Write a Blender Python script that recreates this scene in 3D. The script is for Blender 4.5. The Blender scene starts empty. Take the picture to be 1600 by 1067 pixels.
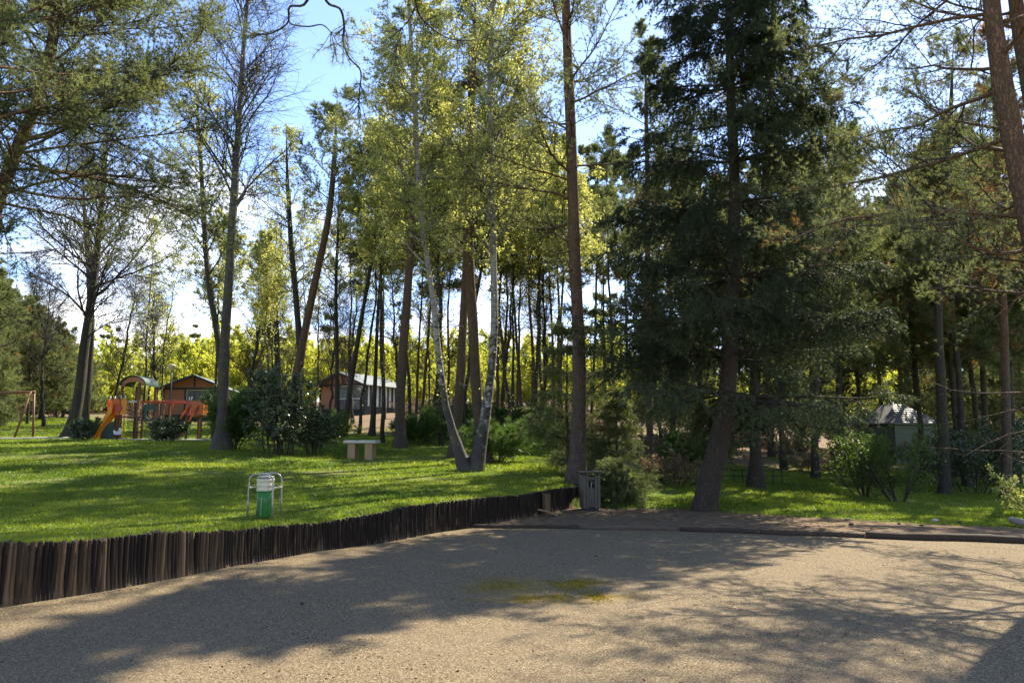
import bpy, math, random
import numpy as np
from mathutils import Vector, Matrix

# ------------------------------------------------------------------ camera, sky, sun, exposure
FPX = 1209.0; HORIZON = 685.0; CAMZ = 1.7
PITCH = math.atan((HORIZON-533.5)/FPX)
S = bpy.context.scene
C = S.collection
cam_d = bpy.data.cameras.new("camera"); cam = bpy.data.objects.new("camera", cam_d); C.objects.link(cam)
cam.location = (0, 0, CAMZ); cam.rotation_euler = (math.pi/2+PITCH, 0, 0)
cam_d.sensor_width = 36; cam_d.lens = FPX/1600*36; cam_d.clip_start = 0.05; cam_d.clip_end = 2000
S.camera = cam
SUN_AZ = math.radians(37)      # right of the view direction
SUN_EL = math.radians(49)
S.view_settings.view_transform = 'Standard'; S.view_settings.look = 'None'
S.view_settings.gamma = 1; S.view_settings.use_curve_mapping = False
S.view_settings.exposure = 1.8
S.render.engine = 'CYCLES'
S.cycles.max_bounces = 7; S.cycles.diffuse_bounces = 3; S.cycles.transmission_bounces = 5
S.cycles.glossy_bounces = 2; S.cycles.caustics_reflective = False; S.cycles.caustics_refractive = False
S.cycles.sample_clamp_indirect = 6

world = bpy.data.worlds.new("World"); S.world = world; world.use_nodes = True
def N(t, typ, **kw):
    n = t.nodes.new(typ)
    for k, v in kw.items(): setattr(n, k, v)
    return n
def setin(n, **kw):
    for k, v in kw.items():
        n.inputs[k.replace('_', ' ')].default_value = v
def L(t, a, b): t.links.new(a, b)
def ramp(t, fac, stops, interp='LINEAR'):
    r = N(t, 'ShaderNodeValToRGB'); r.color_ramp.interpolation = interp
    e = r.color_ramp.elements
    while len(e) < len(stops): e.new(0.5)
    for i, (p, c) in enumerate(stops):
        e[i].position = p; e[i].color = (c, c, c, 1) if isinstance(c, (int, float)) else (*c, 1)
    if fac is not None: L(t, fac, r.inputs[0])
    return r.outputs[0]
def mixc(t, fac, a, b, blend='MIX'):
    m = N(t, 'ShaderNodeMix', data_type='RGBA', blend_type=blend)
    for sock, v in ((m.inputs[0], fac), (m.inputs[6], a), (m.inputs[7], b)):
        if isinstance(v, (int, float)): sock.default_value = v
        elif isinstance(v, tuple): sock.default_value = (*v, 1)
        else: L(t, v, sock)
    return m.outputs[2]
def math_(t, op, a, b=None, c=None):
    m = N(t, 'ShaderNodeMath', operation=op)
    for i, v in enumerate((a, b, c)):
        if v is None: continue
        if isinstance(v, (int, float)): m.inputs[i].default_value = v
        else: L(t, v, m.inputs[i])
    return m.outputs[0]
def noise(t, vec, scale, detail=4, rough=0.55, dist=0.0):
    n = N(t, 'ShaderNodeTexNoise'); setin(n, Scale=scale, Detail=detail, Roughness=rough, Distortion=dist)
    if vec is not None: L(t, vec, n.inputs['Vector'])
    return n.outputs['Fac']

wt = world.node_tree; wt.nodes.clear()
sky = N(wt, 'ShaderNodeTexSky', sky_type='NISHITA', sun_disc=False, sun_elevation=SUN_EL, sun_rotation=SUN_AZ,
        altitude=800, air_density=1.0, dust_density=0.6, ozone_density=1.6)
tc = N(wt, 'ShaderNodeTexCoord'); sp = N(wt, 'ShaderNodeSeparateXYZ'); L(wt, tc.outputs['Generated'], sp.inputs[0])
zz = math_(wt, 'ADD', math_(wt, 'MAXIMUM', sp.outputs[2], 0.0), 0.22)
cb = N(wt, 'ShaderNodeCombineXYZ')
L(wt, math_(wt, 'DIVIDE', sp.outputs[0], zz), cb.inputs[0]); L(wt, math_(wt, 'DIVIDE', sp.outputs[1], zz), cb.inputs[1])
cn = noise(wt, cb.outputs[0], 1.35, 9, 0.58, 0.25)
# clouds thicken toward the horizon and thin overhead
cov = math_(wt, 'ADD', cn, math_(wt, 'MULTIPLY', math_(wt, 'SUBTRACT', 0.30, sp.outputs[2]), 0.40))
cf = ramp(wt, cov, [(0.50, 0.0), (0.70, 1.0)])
cloudcol = mixc(wt, noise(wt, cb.outputs[0], 4.0, 5), (4.6, 4.5, 4.4), (7.2, 6.9, 6.5))
skyc = mixc(wt, 1.0, sky.outputs[0], (0.90, 0.92, 1.05), 'MULTIPLY')
skymix = mixc(wt, cf, skyc, cloudcol)
bg = N(wt, 'ShaderNodeBackground'); bg.inputs[1].default_value = 0.105; L(wt, skymix, bg.inputs[0])
wo = N(wt, 'ShaderNodeOutputWorld'); L(wt, bg.outputs[0], wo.inputs[0])

sun_d = bpy.data.lights.new("sun", 'SUN'); sun = bpy.data.objects.new("sun", sun_d); C.objects.link(sun)
sun_d.energy = 4.2; sun_d.angle = math.radians(0.53); sun_d.color = (1.0, 0.90, 0.74)
sdir = Vector((math.sin(SUN_AZ)*math.cos(SUN_EL), math.cos(SUN_AZ)*math.cos(SUN_EL), math.sin(SUN_EL)))
sun.rotation_euler = (-sdir).to_track_quat('-Z', 'Y').to_euler()

rng = np.random.default_rng(7); random.seed(7)

# ------------------------------------------------------------------ pixel <-> world
ct, st = math.cos(PITCH), math.sin(PITCH)
def pt(px, py, Y):
    r = (px-800)/FPX; u = -(py-533.5)/FPX
    wy = ct - u*st; wz = st + u*ct
    k = Y/wy
    return np.array([r*k, Y, CAMZ + wz*k])
def pz(px, py, z):
    r = (px-800)/FPX; u = -(py-533.5)/FPX
    wy = ct - u*st; wz = st + u*ct
    k = (z-CAMZ)/wz
    return np.array([r*k, wy*k, z])

# ------------------------------------------------------------------ terrain
pal_px = [(0, 948, 846), (78, 936, 846), (156, 924, 842), (237, 909, 831), (281, 901, 831), (359, 885, 829), (428, 873, 821), (500, 860, 817),
          (598, 848, 800), (632, 841, 791), (687, 831, 785), (753, 822, 777), (811, 813, 774), (863, 803, 764), (905, 795, 760)]
PAL = []   # (x, y, top height)
for px, pb, ptp in pal_px:
    g = pz(px, pb, 0.0); top = pt(px, ptp, g[1]); PAL.append((g[0], g[1], top[2]))
PAL = [(-13.5, -3, .66), (-9.2, 2.2, .66)] + PAL
PAL = np.array(PAL)
def xp(Y):
    return np.where(Y < PAL[-1, 1], np.interp(Y, PAL[:, 1], PAL[:, 0]), PAL[-1, 0] + (Y-PAL[-1, 1])*0.10)
KB = np.array([pz(735, 824, 0), pz(900, 826, 0), pz(1060, 829, 0), pz(1200, 834, 0), pz(1350, 840, 0), pz(1600, 849, 0)])
KX = np.concatenate([[-30], KB[:, 0], [14, 40]]); KY = np.concatenate([[14.9], KB[:, 1], [11.2, 8]])
def yk(X): return np.interp(X, KX, KY)
def tps_fit(pts):
    P = np.array(pts, float); n = len(P)
    d = np.linalg.norm(P[:, None, :2]-P[None, :, :2], axis=2)/10
    K = np.where(d > 0, d*d*np.log(d+1e-9), 0) + np.eye(n)*0.02
    A = np.c_[np.ones(n), P[:, :2]/10]
    M = np.block([[K, A], [A.T, np.zeros((3, 3))]])
    w = np.linalg.solve(M, np.r_[P[:, 2], 0, 0, 0])
    return P[:, :2], w
def tps(f, X, Y):
    P, w = f; out = np.zeros(X.shape); n = len(P)
    for i in range(n):
        d = np.sqrt((X-P[i, 0])**2+(Y-P[i, 1])**2)/10
        out += w[i]*np.where(d > 0, d*d*np.log(d+1e-9), 0)
    return out + w[n] + w[n+1]*X/10 + w[n+2]*Y/10
far = [(120, 640, 90), (500, 632, 100), (900, 640, 95), (1300, 655, 95), (1600, 668, 95)]
farw = [(-150, 150, 9), (0, 170, 9), (150, 150, 7), (-120, 60, 3.6), (120, 50, 1.6)]
lp = [(0, 848, 7.8), (156, 842, 8.6), (359, 829, 10.3), (500, 817, 11.7), (632, 791, 13), (753, 777, 15.2), (905, 760, 18.7),
      (343, 702, 26), (110, 685, 36), (30, 687, 36), (565, 718, 26), (735, 735, 22), (625, 700, 31), (900, 752, 20), (200, 689, 38), (320, 689, 38),
      (310, 657, 64), (60, 655, 58), (560, 645, 72), (700, 655, 56), (820, 716, 27), (820, 672, 45), (-200, 700, 30), (-300, 850, 9)] + far
LP = [tuple(pt(*a)) for a in lp] + farw + [(-60, -20, .7), (-20, -10, .66)]
rp = [(1100, 797, 18.3), (1180, 762, 24), (1275, 748, 28), (1400, 782, 22), (1500, 778, 25), (1590, 792, 21.5), (1220, 705, 42), (1450, 722, 45),
      (1000, 756, 24), (1300, 818, 15.6), (1600, 810, 18), (930, 795, 18.7), (850, 815, 16), (1000, 690, 42)] + far
RP = [tuple(pt(*a)) for a in rp] + farw + [(60, -20, 0), (-20, -20, 0), (3, 10, 0), (10, 12, 0), (30, 14, 0), (5, 15.5, 0.02), (60, 20, 0)]
FL, FR = tps_fit([(a[0], a[1], a[2]) for a in LP]), tps_fit([(a[0], a[1], a[2]) for a in RP])
def sstep(a, b, x):
    t = np.clip((x-a)/(b-a), 0, 1); return t*t*(3-2*t)
def terrain(X, Y):
    X = np.asarray(X, float); Y = np.asarray(Y, float)
    zl, zr = tps(FL, X, Y), tps(FR, X, Y)
    k = yk(X)
    zr = np.where(Y < k+0.6, -0.03 + sstep(0.0, 0.6, Y-k)*(zr+0.03), zr)
    u = X - xp(Y)
    # beside the palisade the lawn meets the tops of the logs
    topz = np.interp(Y, PAL[:, 1], PAL[:, 2])
    near = np.where(Y < 18.7, np.exp(-np.clip(-u, 0, 9)/0.9), 0)
    zl = zl*(1-near) + (topz-0.03)*near
    wid = np.where(Y < 18.7, 0.02, 0.3+(Y-18.7)*0.55)
    w = sstep(-wid*0.5, wid*0.5, u)
    return zl*(1-w) + zr*w
def gz(x, y): return float(terrain(np.array([x]), np.array([y]))[0])
def ground_pt(px, Y):
    z = 0.5
    for _ in range(3):
        fd = Y*ct + (z-CAMZ)*st
        x = (px-800)/FPX*fd; z = gz(x, Y)
    return np.array([x, Y, z])
def fbm(X, Y, s, seed=0, octv=4):
    r = np.random.default_rng(seed); out = 0; a = 1
    for o in range(octv):
        for _ in range(4):
            th = r.uniform(0, 6.28); ph = r.uniform(0, 6.28); f = s*2**o*r.uniform(.7, 1.3)
            out = out + a*np.sin((X*np.cos(th)+Y*np.sin(th))*f+ph)*0.35
        a *= 0.55
    return out
def litter_mask(X, Y):
    """1 where bare earth and litter show, 0 where grass grows"""
    u = X - xp(Y); k = yk(X)
    n = fbm(X, Y, 0.8, 3)
    right = sstep(-0.3, 0.5, u)
    edge = k + 3.3 + 0.9*np.exp(-((X-3.2)/2.4)**2) - 0.5*sstep(7, 11, X)
    m1 = 1 - sstep(-0.35, 0.5, Y-edge+n*0.35)
    back = sstep(27, 34, Y + n*3 - np.clip(X-6, 0, 20)*0.5)*0.85
    mr = np.maximum(m1, back)
    ml = sstep(40, 56, Y + n*3 + (X+14)*0.75)*0.9
    ml = np.maximum(ml, 0.5*sstep(0.5, 0.9, n)*sstep(12, 16, Y))
    ml = np.maximum(ml, sstep(-.13, -.05, u)*(Y < 18.7))
    return ml*(1-right) + mr*right

# ------------------------------------------------------------------ mesh helpers
class Geo:
    def __init__(s): s.v = []; s.f = []; s.n = 0
    def add(s, V, F, mat=0, var=None, smooth=True):
        V = np.asarray(V, np.float32).reshape(-1, 3); F = np.asarray(F, np.int64)
        if var is None: var = np.zeros(len(F), np.float32)
        s.v.append(V); s.f.append((F+s.n, mat, np.asarray(var, np.float32), smooth)); s.n += len(V)
    def merge(s, g, M=np.eye(3), t=np.zeros(3), dv=0.0):
        off = s.n
        for V in g.v: s.v.append((V@M.T+t).astype(np.float32))
        for F, m, va, sm in g.f: s.f.append((F+off, m, va+dv, sm))
        s.n += g.n
    def mesh(s, name, mats):
        me = bpy.data.meshes.new(name)
        V = np.concatenate(s.v); me.vertices.add(len(V)); me.vertices.foreach_set('co', V.ravel())
        lens = np.concatenate([np.full(len(F), F.shape[1], np.int32) for F, *_ in s.f])
        loops = np.concatenate([F.ravel() for F, *_ in s.f]).astype(np.int32)
        me.loops.add(len(loops)); me.loops.foreach_set('vertex_index', loops)
        me.polygons.add(len(lens)); me.polygons.foreach_set('loop_start', np.r_[0, np.cumsum(lens)[:-1]].astype(np.int32))
        me.polygons.foreach_set('loop_total', lens)
        me.polygons.foreach_set('material_index', np.concatenate([np.full(len(F), m, np.int32) for F, m, *_ in s.f]))
        me.polygons.foreach_set('use_smooth', np.concatenate([np.full(len(F), sm, bool) for F, _, _, sm in s.f]))
        at = me.attributes.new('v', 'FLOAT', 'FACE')
        at.data.foreach_set('value', np.concatenate([va for _, _, va, _ in s.f]))
        for m in mats: me.materials.append(m)
        me.update(calc_edges=True)
        return me
def link(name, me, parent=None, loc=None):
    o = bpy.data.objects.new(name, me); C.objects.link(o)
    if parent is not None: o.parent = parent
    if loc is not None: o.location = loc
    return o
def tag(o, label=None, cat=None, group=None, kind=None):
    for k, v in (('label', label), ('category', cat), ('group', group), ('kind', kind)):
        if v: o[k] = v
    return o
def empty(name, loc, label, cat, group=None, rz=0):
    o = bpy.data.objects.new(name, None); C.objects.link(o); o.location = loc; o.rotation_euler = (0, 0, rz)
    o.empty_display_size = .2
    return tag(o, label, cat, group)
def norm(a): return a/np.maximum(np.linalg.norm(a, axis=-1, keepdims=True), 1e-9)

def tubes(P, R, s, bump=0.0, seed=0):
    """P[N,k,3], R[N,k] -> one open-ended tube per row"""
    n, k, _ = P.shape
    T = np.empty_like(P); T[:, 1:-1] = P[:, 2:]-P[:, :-2]; T[:, 0] = P[:, 1]-P[:, 0]; T[:, -1] = P[:, -1]-P[:, -2]
    T = norm(T)
    d0 = norm(P[:, -1]-P[:, 0])
    ref = np.where(np.abs(d0[:, 2:3]) > 0.8, np.array([[1., 0.13, 0]]), np.array([[0.1, 0.05, 1.]]))[:, None, :]
    U = norm(np.cross(T, np.broadcast_to(ref, T.shape))); W = np.cross(T, U)
    a = np.arange(s)*2*math.pi/s
    ring = U[:, :, None, :]*np.cos(a)[None, None, :, None] + W[:, :, None, :]*np.sin(a)[None, None, :, None]
    rr = R[:, :, None, None]
    if bump:
        rg = np.random.default_rng(seed)
        b = 1 + bump*rg.normal(size=(n, k, s, 1)); b = (b+np.roll(b, 1, 2)+np.roll(b, -1, 1))/3*1.0
        rr = rr*b
    V = P[:, :, None, :] + ring*rr
    idx = np.arange(n*k*s).reshape(n, k, s)
    a0 = idx[:, :-1]; a1 = idx[:, 1:]
    F = np.stack([a0, np.roll(a0, -1, 2), np.roll(a1, -1, 2), a1], -1).reshape(-1, 4)
    return V.reshape(-1, 3), F
def curves(o, d, Ln, k, trop=0.0, wob=0.1, r=None, up=None):
    """grow N curves; trop: pull toward +z (neg = droop), scalar or array over steps"""
    r = r or rng; n = len(o); P = np.empty((n, k, 3)); P[:, 0] = o; d = norm(d.copy()); st_ = (Ln/(k-1))[:, None]
    tr = np.broadcast_to(np.asarray(trop, float), (k,)) if np.ndim(trop) else np.full(k, trop)
    for i in range(1, k):
        d = d + r.normal(size=(n, 3))*wob; d[:, 2] += tr[i]
        d = norm(d); P[:, i] = P[:, i-1]+d*st_
    return P
def along(P, t):
    """P[n,k,3], t[n,m] -> pos, tan"""
    n, k, _ = P.shape; x = t*(k-1); i = np.clip(x.astype(int), 0, k-2); f = (x-i)[..., None]
    ii = np.arange(n)[:, None]
    a, b = P[ii, i], P[ii, i+1]
    return a*(1-f)+b*f, norm(b-a)
def spawn(P, R, m, ta, tb, ang, r=None, flat=0.0, angvar=0.15, updir=0.0):
    """m children per parent. flat: squash the azimuth into the horizontal plane"""
    r = r or rng; n, k, _ = P.shape
    t = ta+(tb-ta)*(np.arange(m)[None]+r.uniform(0, 1, (n, m)))/m
    pos, T = along(P, t)
    v = r.normal(size=pos.shape)
    if flat: v[..., 2] *= (1-flat)
    perp = norm(v-(v*T).sum(-1, keepdims=True)*T)
    A = (ang+r.normal(size=(n, m))*angvar)[..., None]
    d = T*np.cos(A)+perp*np.sin(A); d[..., 2] += updir
    x = t*(k-1); i = np.clip(x.astype(int), 0, k-2); f = x-i; ii = np.arange(n)[:, None]
    rad = R[ii, i]*(1-f)+R[ii, i+1]*f
    return pos.reshape(-1, 3), norm(d).reshape(-1, 3), t.ravel(), rad.ravel(), np.repeat(np.arange(n), m)
def taper(r0, k, end=0.25, p=1.0):
    return r0[:, None]*(1-(1-end)*(np.linspace(0, 1, k)**p)[None])
def leaves(pos, size, r=None, elong=1.5, droop=0.3, dirs=None, fold=True):
    r = r or rng; n = len(pos)
    a = norm(r.normal(size=(n, 3)) + np.array([0, 0, -droop]) + (0 if dirs is None else dirs*1.2))
    b = norm(np.cross(a, r.normal(size=(n, 3))))
    L_ = (size*r.uniform(.6, 1.25, n))[:, None]; W_ = L_/elong/2
    V = np.stack([pos, pos+a*L_*.5+b*W_, pos+a*L_, pos+a*L_*.5-b*W_], 1)
    return V.reshape(-1, 3), np.arange(n*4).reshape(n, 4)
def needles(pos, dirs, ln, wd, m, spread=0.75, r=None):
    """m slender needles (triangles) from each pos, fanned about dirs"""
    r = r or rng; n = len(pos)
    v = r.normal(size=(n, m, 3)); D = dirs[:, None, :]
    perp = norm(v-(v*D).sum(-1, keepdims=True)*D)
    A = np.abs(r.normal(size=(n, m, 1))*0.3+spread)
    d = D*np.cos(A)+perp*np.sin(A)
    w = norm(np.cross(d, r.normal(size=(n, m, 3))))
    l_ = ln*r.uniform(.65, 1.2, (n, m, 1))
    p0 = pos[:, None, :]+0*d
    V = np.stack([p0+w*wd*.5, p0-w*wd*.5, p0+d*l_], 2)
    return V.reshape(-1, 3), np.arange(n*m*3).reshape(-1, 3)
def smooth_path(pts, k):
    P = np.array(pts, float); d = np.r_[0, np.cumsum(np.linalg.norm(np.diff(P[:, :3], axis=0), axis=1))]
    t = np.linspace(0, d[-1], k)
    Q = np.empty((k, P.shape[1]))
    for j in range(P.shape[1]):
        # monotone-ish cubic (Catmull-Rom)
        m = np.gradient(P[:, j], d)
        i = np.clip(np.searchsorted(d, t, 'right')-1, 0, len(d)-2); h = d[i+1]-d[i]; s_ = (t-d[i])/h
        Q[:, j] = ((2*s_**3-3*s_**2+1)*P[i, j]+(s_**3-2*s_**2+s_)*h*m[i]+(-2*s_**3+3*s_**2)*P[i+1, j]+(s_**3-s_**2)*h*m[i+1])
    return Q

def box(g, c, s, mat=0, rz=0, R=None, bev=0.0, var=0.0):
    """box centre c, size s; bevelled by chamfering when bev>0"""
    hx, hy, hz = [q/2 for q in s]
    if bev <= 0:
        V = np.array([[x, y, z] for x in (-hx, hx) for y in (-hy, hy) for z in (-hz, hz)])
        F = [[0, 1, 3, 2], [4, 6, 7, 5], [0, 4, 5, 1], [2, 3, 7, 6], [0, 2, 6, 4], [1, 5, 7, 3]]
        Fs = [np.array(F)]
    else:
        b = min(bev, hx*.6, hy*.6, hz*.6); V = []
        def sg(i): return (-1, 1)[i]
        id_ = {}
        for i in range(2):
            for j in range(2):
                for k in range(2):
                    x, y, z = sg(i)*hx, sg(j)*hy, sg(k)*hz
                    for ax in range(3):
                        p = [x-sg(i)*b, y-sg(j)*b, z-sg(k)*b]; p[ax] = (x, y, z)[ax]
                        id_[(i, j, k, ax)] = len(V); V.append(p)
        V = np.array(V); Q = []; Tn = []
        for ax in range(3):
            o = [a for a in range(3) if a != ax]
            for sd in range(2):
                q = []
                for (u, w) in ((0, 0), (1, 0), (1, 1), (0, 1)):
                    ijk = [0, 0, 0]; ijk[ax] = sd; ijk[o[0]] = u; ijk[o[1]] = w; q.append(id_[(*ijk, ax)])
                Q.append(q)
        for ax in range(3):
            o = [a for a in range(3) if a != ax]
            for u in range(2):
                for w in range(2):
                    q = []
                    for e, axx in ((0, o[0]), (1, o[0]), (1, o[1]), (0, o[1])):
                        ijk = [0, 0, 0]; ijk[ax] = e; ijk[o[0]] = u; ijk[o[1]] = w; q.append(id_[(*ijk, axx)])
                    Q.append(q)
        for i in range(2):
            for j in range(2):
                for k in range(2): Tn.append([id_[(i, j, k, 0)], id_[(i, j, k, 1)], id_[(i, j, k, 2)]])
        Fs = [np.array(Q), np.array(Tn)]
    if R is None:
        c_, s_ = math.cos(rz), math.sin(rz); R = np.array([[c_, -s_, 0], [s_, c_, 0], [0, 0, 1]])
    V = V@np.asarray(R).T+np.array(c)
    off = g.n; g.v.append(V.astype(np.float32)); g.n += len(V)
    for F in Fs: g.f.append((F+off, mat, np.full(len(F), var, np.float32), False))
def rod(g, pts, r, s=8, mat=0, cap=True, var=0.0, smooth=True):
    P = np.array(pts, float)[None]; k = P.shape[1]
    R = np.broadcast_to(np.asarray(r, float), (k,))[None].copy()
    V, F = tubes(P, R, s); off = g.n
    g.add(V, F, mat, np.full(len(F), var), smooth)
    if cap:
        a = np.arange(s); g.f.append((np.array([a[::-1]+off, a+off+(k-1)*s]), mat, np.full(2, var, np.float32), False))
def prism(g, poly, d0, d1, axis=1, mat=0):
    """extrude a 2-D outline (in the x-z plane for axis=1) from d0 to d1; faces triangulated as ngon"""
    n = len(poly); V = []
    for d in (d0, d1):
        for a, b in poly: V.append((a, d, b) if axis == 1 else ((d, a, b) if axis == 0 else (a, b, d)))
    off = g.n; g.v.append(np.array(V, np.float32)); g.n += 2*n
    g.f.append((np.array([list(range(n))[::-1], [n+i for i in range(n)]])+off, mat, np.zeros(2, np.float32), False))
    g.f.append((np.array([[i, (i+1) % n, n+(i+1) % n, n+i] for i in range(n)])+off, mat, np.zeros(n, np.float32), False))

# ------------------------------------------------------------------ materials
def newmat(name):
    m = bpy.data.materials.new(name); m.use_nodes = True; t = m.node_tree; t.nodes.clear()
    out = N(t, 'ShaderNodeOutputMaterial'); b = N(t, 'ShaderNodeBsdfPrincipled'); L(t, b.outputs[0], out.inputs[0])
    return m, t, b, out
def attr(t, name):
    a = N(t, 'ShaderNodeAttribute'); a.attribute_name = name; return a.outputs['Fac']
def bump(t, b, h, strength=0.4, dist=0.02):
    n = N(t, 'ShaderNodeBump'); setin(n, Strength=strength, Distance=dist); L(t, h, n.inputs['Height']); L(t, n.outputs[0], b.inputs['Normal'])
def oco(t): return N(t, 'ShaderNodeTexCoord').outputs['Object']
def wpos(t): return N(t, 'ShaderNodeNewGeometry').outputs['Position']
def mapping(t, vec, scale=(1, 1, 1), rot=(0, 0, 0)):
    m = N(t, 'ShaderNodeMapping'); m.inputs['Scale'].default_value = scale; m.inputs['Rotation'].default_value = rot; L(t, vec, m.inputs[0]); return m.outputs[0]

def leafmat(name, c0, c1, trans, rough=0.5, tw=0.5, spec=0.3):
    """c0..c1 over the per-leaf attribute; trans: tint of the light coming through"""
    m, t, b, out = newmat(name)
    v = attr(t, 'v'); n = noise(t, wpos(t), 0.9, 2)
    f = math_(t, 'ADD', v, math_(t, 'MULTIPLY', math_(t, 'SUBTRACT', n, 0.5), 0.7))
    col = ramp(t, f, [(0.0, c0), (1.0, c1)])
    L(t, col, b.inputs['Base Color']); setin(b, Roughness=rough); b.inputs['Specular IOR Level'].default_value = spec
    tr = N(t, 'ShaderNodeBsdfTranslucent'); L(t, mixc(t, 1.0, col, trans, 'MULTIPLY'), tr.inputs[0])
    mx = N(t, 'ShaderNodeMixShader'); mx.inputs[0].default_value = tw
    L(t, b.outputs[0], mx.inputs[1]); L(t, tr.outputs[0], mx.inputs[2]); L(t, mx.outputs[0], out.inputs[0])
    return m
M = {}
M['birch_leaf'] = leafmat('birch_leaf', (0.22, 0.24, 0.08), (0.42, 0.43, 0.15), (1.7, 1.65, 1.1), 0.45, 0.58)
M['thicket_leaf'] = leafmat('thicket_leaf', (0.26, 0.29, 0.06), (0.52, 0.51, 0.08), (1.6, 1.6, 0.9), 0.5, 0.56)
M['pine_leaf'] = leafmat('pine_needle', (0.080, 0.108, 0.052), (0.23, 0.25, 0.105), (1.4, 1.4, 0.9), 0.62, 0.46, 0.25)
M['pine_dry'] = leafmat('pine_needle_dry', (0.15, 0.10, 0.04), (0.32, 0.20, 0.075), (1.4, 1.2, 0.8), 0.5, 0.36)
M['spruce_leaf'] = leafmat('spruce_needle', (0.022, 0.037, 0.022), (0.095, 0.120, 0.055), (1.3, 1.3, 0.8), 0.6, 0.36, 0.25)
M['fir_leaf'] = leafmat('small_fir_needle', (0.07, 0.09, 0.04), (0.20, 0.22, 0.09), (1.2, 1.3, 0.8), 0.6, 0.4, 0.25)
M['hedge_leaf'] = leafmat('hedge_leaf', (0.050, 0.080, 0.022), (0.13, 0.16, 0.035), (1.5, 1.5, 0.8), 0.45, 0.45)
M['holly_leaf'] = leafmat('holly_leaf', (0.035, 0.052, 0.022), (0.11, 0.14, 0.055), (1.2, 1.3, 0.8), 0.30, 0.28, 0.7)
M['broom_leaf'] = leafmat('broom_leaf', (0.045, 0.095, 0.022), (0.10, 0.15, 0.035), (1.4, 1.5, 0.8), 0.45, 0.4)
M['shrub_leaf'] = leafmat('shrub_leaf', (0.05, 0.085, 0.02), (0.11, 0.17, 0.035), (1.5, 1.5, 0.8), 0.45, 0.5)
M['dry_leaf'] = leafmat('dry_leaf', (0.11, 0.080, 0.050), (0.26, 0.19, 0.11), (1.3, 1.1, 0.9), 0.6, 0.3)

def barkmat(name, lo, hi, dark, z0=2.0, z1=6.0, mossc=(0.06, 0.075, 0.02), moss=0.25, sc=1.0):
    m, t, b, out = newmat(name); o = oco(t)
    sep = N(t, 'ShaderNodeSeparateXYZ'); L(t, o, sep.inputs[0])
    mr = N(t, 'ShaderNodeMapRange'); setin(mr, From_Min=z0, From_Max=z1); L(t, sep.outputs[2], mr.inputs[0])
    n1 = noise(t, mapping(t, o, (1, 1, .35)), 7*sc, 5)
    h = math_(t, 'ADD', mr.outputs[0], math_(t, 'MULTIPLY', math_(t, 'SUBTRACT', n1, .5), .8)); h.node.use_clamp = True
    base = mixc(t, h, lo, hi)
    vo = N(t, 'ShaderNodeTexVoronoi', feature='DISTANCE_TO_EDGE'); setin(vo, Scale=22*sc)
    nn = N(t, 'ShaderNodeTexNoise'); setin(nn, Scale=9, Detail=4); L(t, o, nn.inputs['Vector']); vm = N(t, 'ShaderNodeVectorMath', operation='MULTIPLY_ADD'); vm.inputs[1].default_value = (.16, .16, .5)
    L(t, nn.outputs['Color'], vm.inputs[0]); L(t, o, vm.inputs[2]); L(t, mapping(t, vm.outputs[0], (1, 1, .2)), vo.inputs['Vector'])
    cr = ramp(t, vo.outputs['Distance'], [(0.0, 0.35), (0.22, 1.0)])
    base = mixc(t, cr, dark, base)
    n2 = noise(t, o, 30, 4); base = mixc(t, math_(t, 'MULTIPLY', n2, .5), base, dark)
    mo = ramp(t, noise(t, o, 2.3, 5), [(0.5, 0.0), (0.62, moss)])
    base = mixc(t, mo, base, mossc)
    L(t, base, b.inputs['Base Color']); setin(b, Roughness=0.9); b.inputs['Specular IOR Level'].default_value = .2
    bump(t, b, math_(t, 'ADD', cr, math_(t, 'MULTIPLY', n1, 1.2)), 0.9, 0.02)
    return m
M['pine_bark'] = barkmat('pine_bark', (0.135, 0.100, 0.074), (0.27, 0.155, 0.082), (0.03, 0.024, 0.02), 1.5, 7)
M['dark_bark'] = barkmat('dark_bark', (0.080, 0.068, 0.055), (0.115, 0.095, 0.075), (0.02, 0.018, 0.014), 1, 9, moss=.6)
M['spruce_bark'] = barkmat('spruce_bark', (0.085, 0.066, 0.05), (0.10, 0.072, 0.05), (0.025, 0.02, 0.016), 1, 9, moss=.1)
M['twig'] = barkmat('twig_bark', (0.075, 0.060, 0.052), (0.085, 0.068, 0.058), (0.04, 0.03, 0.028), 1, 9, moss=.0)
def birch_mat():
    m, t, b, out = newmat('birch_bark'); o = oco(t)
    sep = N(t, 'ShaderNodeSeparateXYZ'); L(t, o, sep.inputs[0])
    base = mixc(t, noise(t, mapping(t, o, (1, 1, 3)), 3, 4), (0.20, 0.18, 0.15), (0.40, 0.375, 0.32))
    ln = noise(t, mapping(t, o, (4, 4, 34)), 1.6, 4); base = mixc(t, ramp(t, ln, [(0.55, 0.0), (0.62, .85)]), base, (0.06, 0.05, 0.045))
    pa = noise(t, mapping(t, o, (2.2, 2.2, 3.0)), 2.2, 5, .6, .4)
    zf = N(t, 'ShaderNodeMapRange'); setin(zf, From_Min=0.2, From_Max=5.5, To_Min=0.26, To_Max=-0.03); L(t, sep.outputs[2], zf.inputs[0])
    dk = ramp(t, math_(t, 'ADD', pa, zf.outputs[0]), [(0.58, 0.0), (0.66, 1.0)])
    base = mixc(t, dk, base, (0.04, 0.034, 0.028))
    mo = ramp(t, noise(t, o, 1.9, 4), [(0.52, 0.0), (0.66, .55)]); base = mixc(t, mo, base, (0.10, 0.10, 0.035))
    L(t, base, b.inputs['Base Color']); setin(b, Roughness=0.75)
    bump(t, b, math_(t, 'ADD', pa, ln), 0.8, 0.02); return m
M['birch_bark'] = birch_mat()
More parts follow.
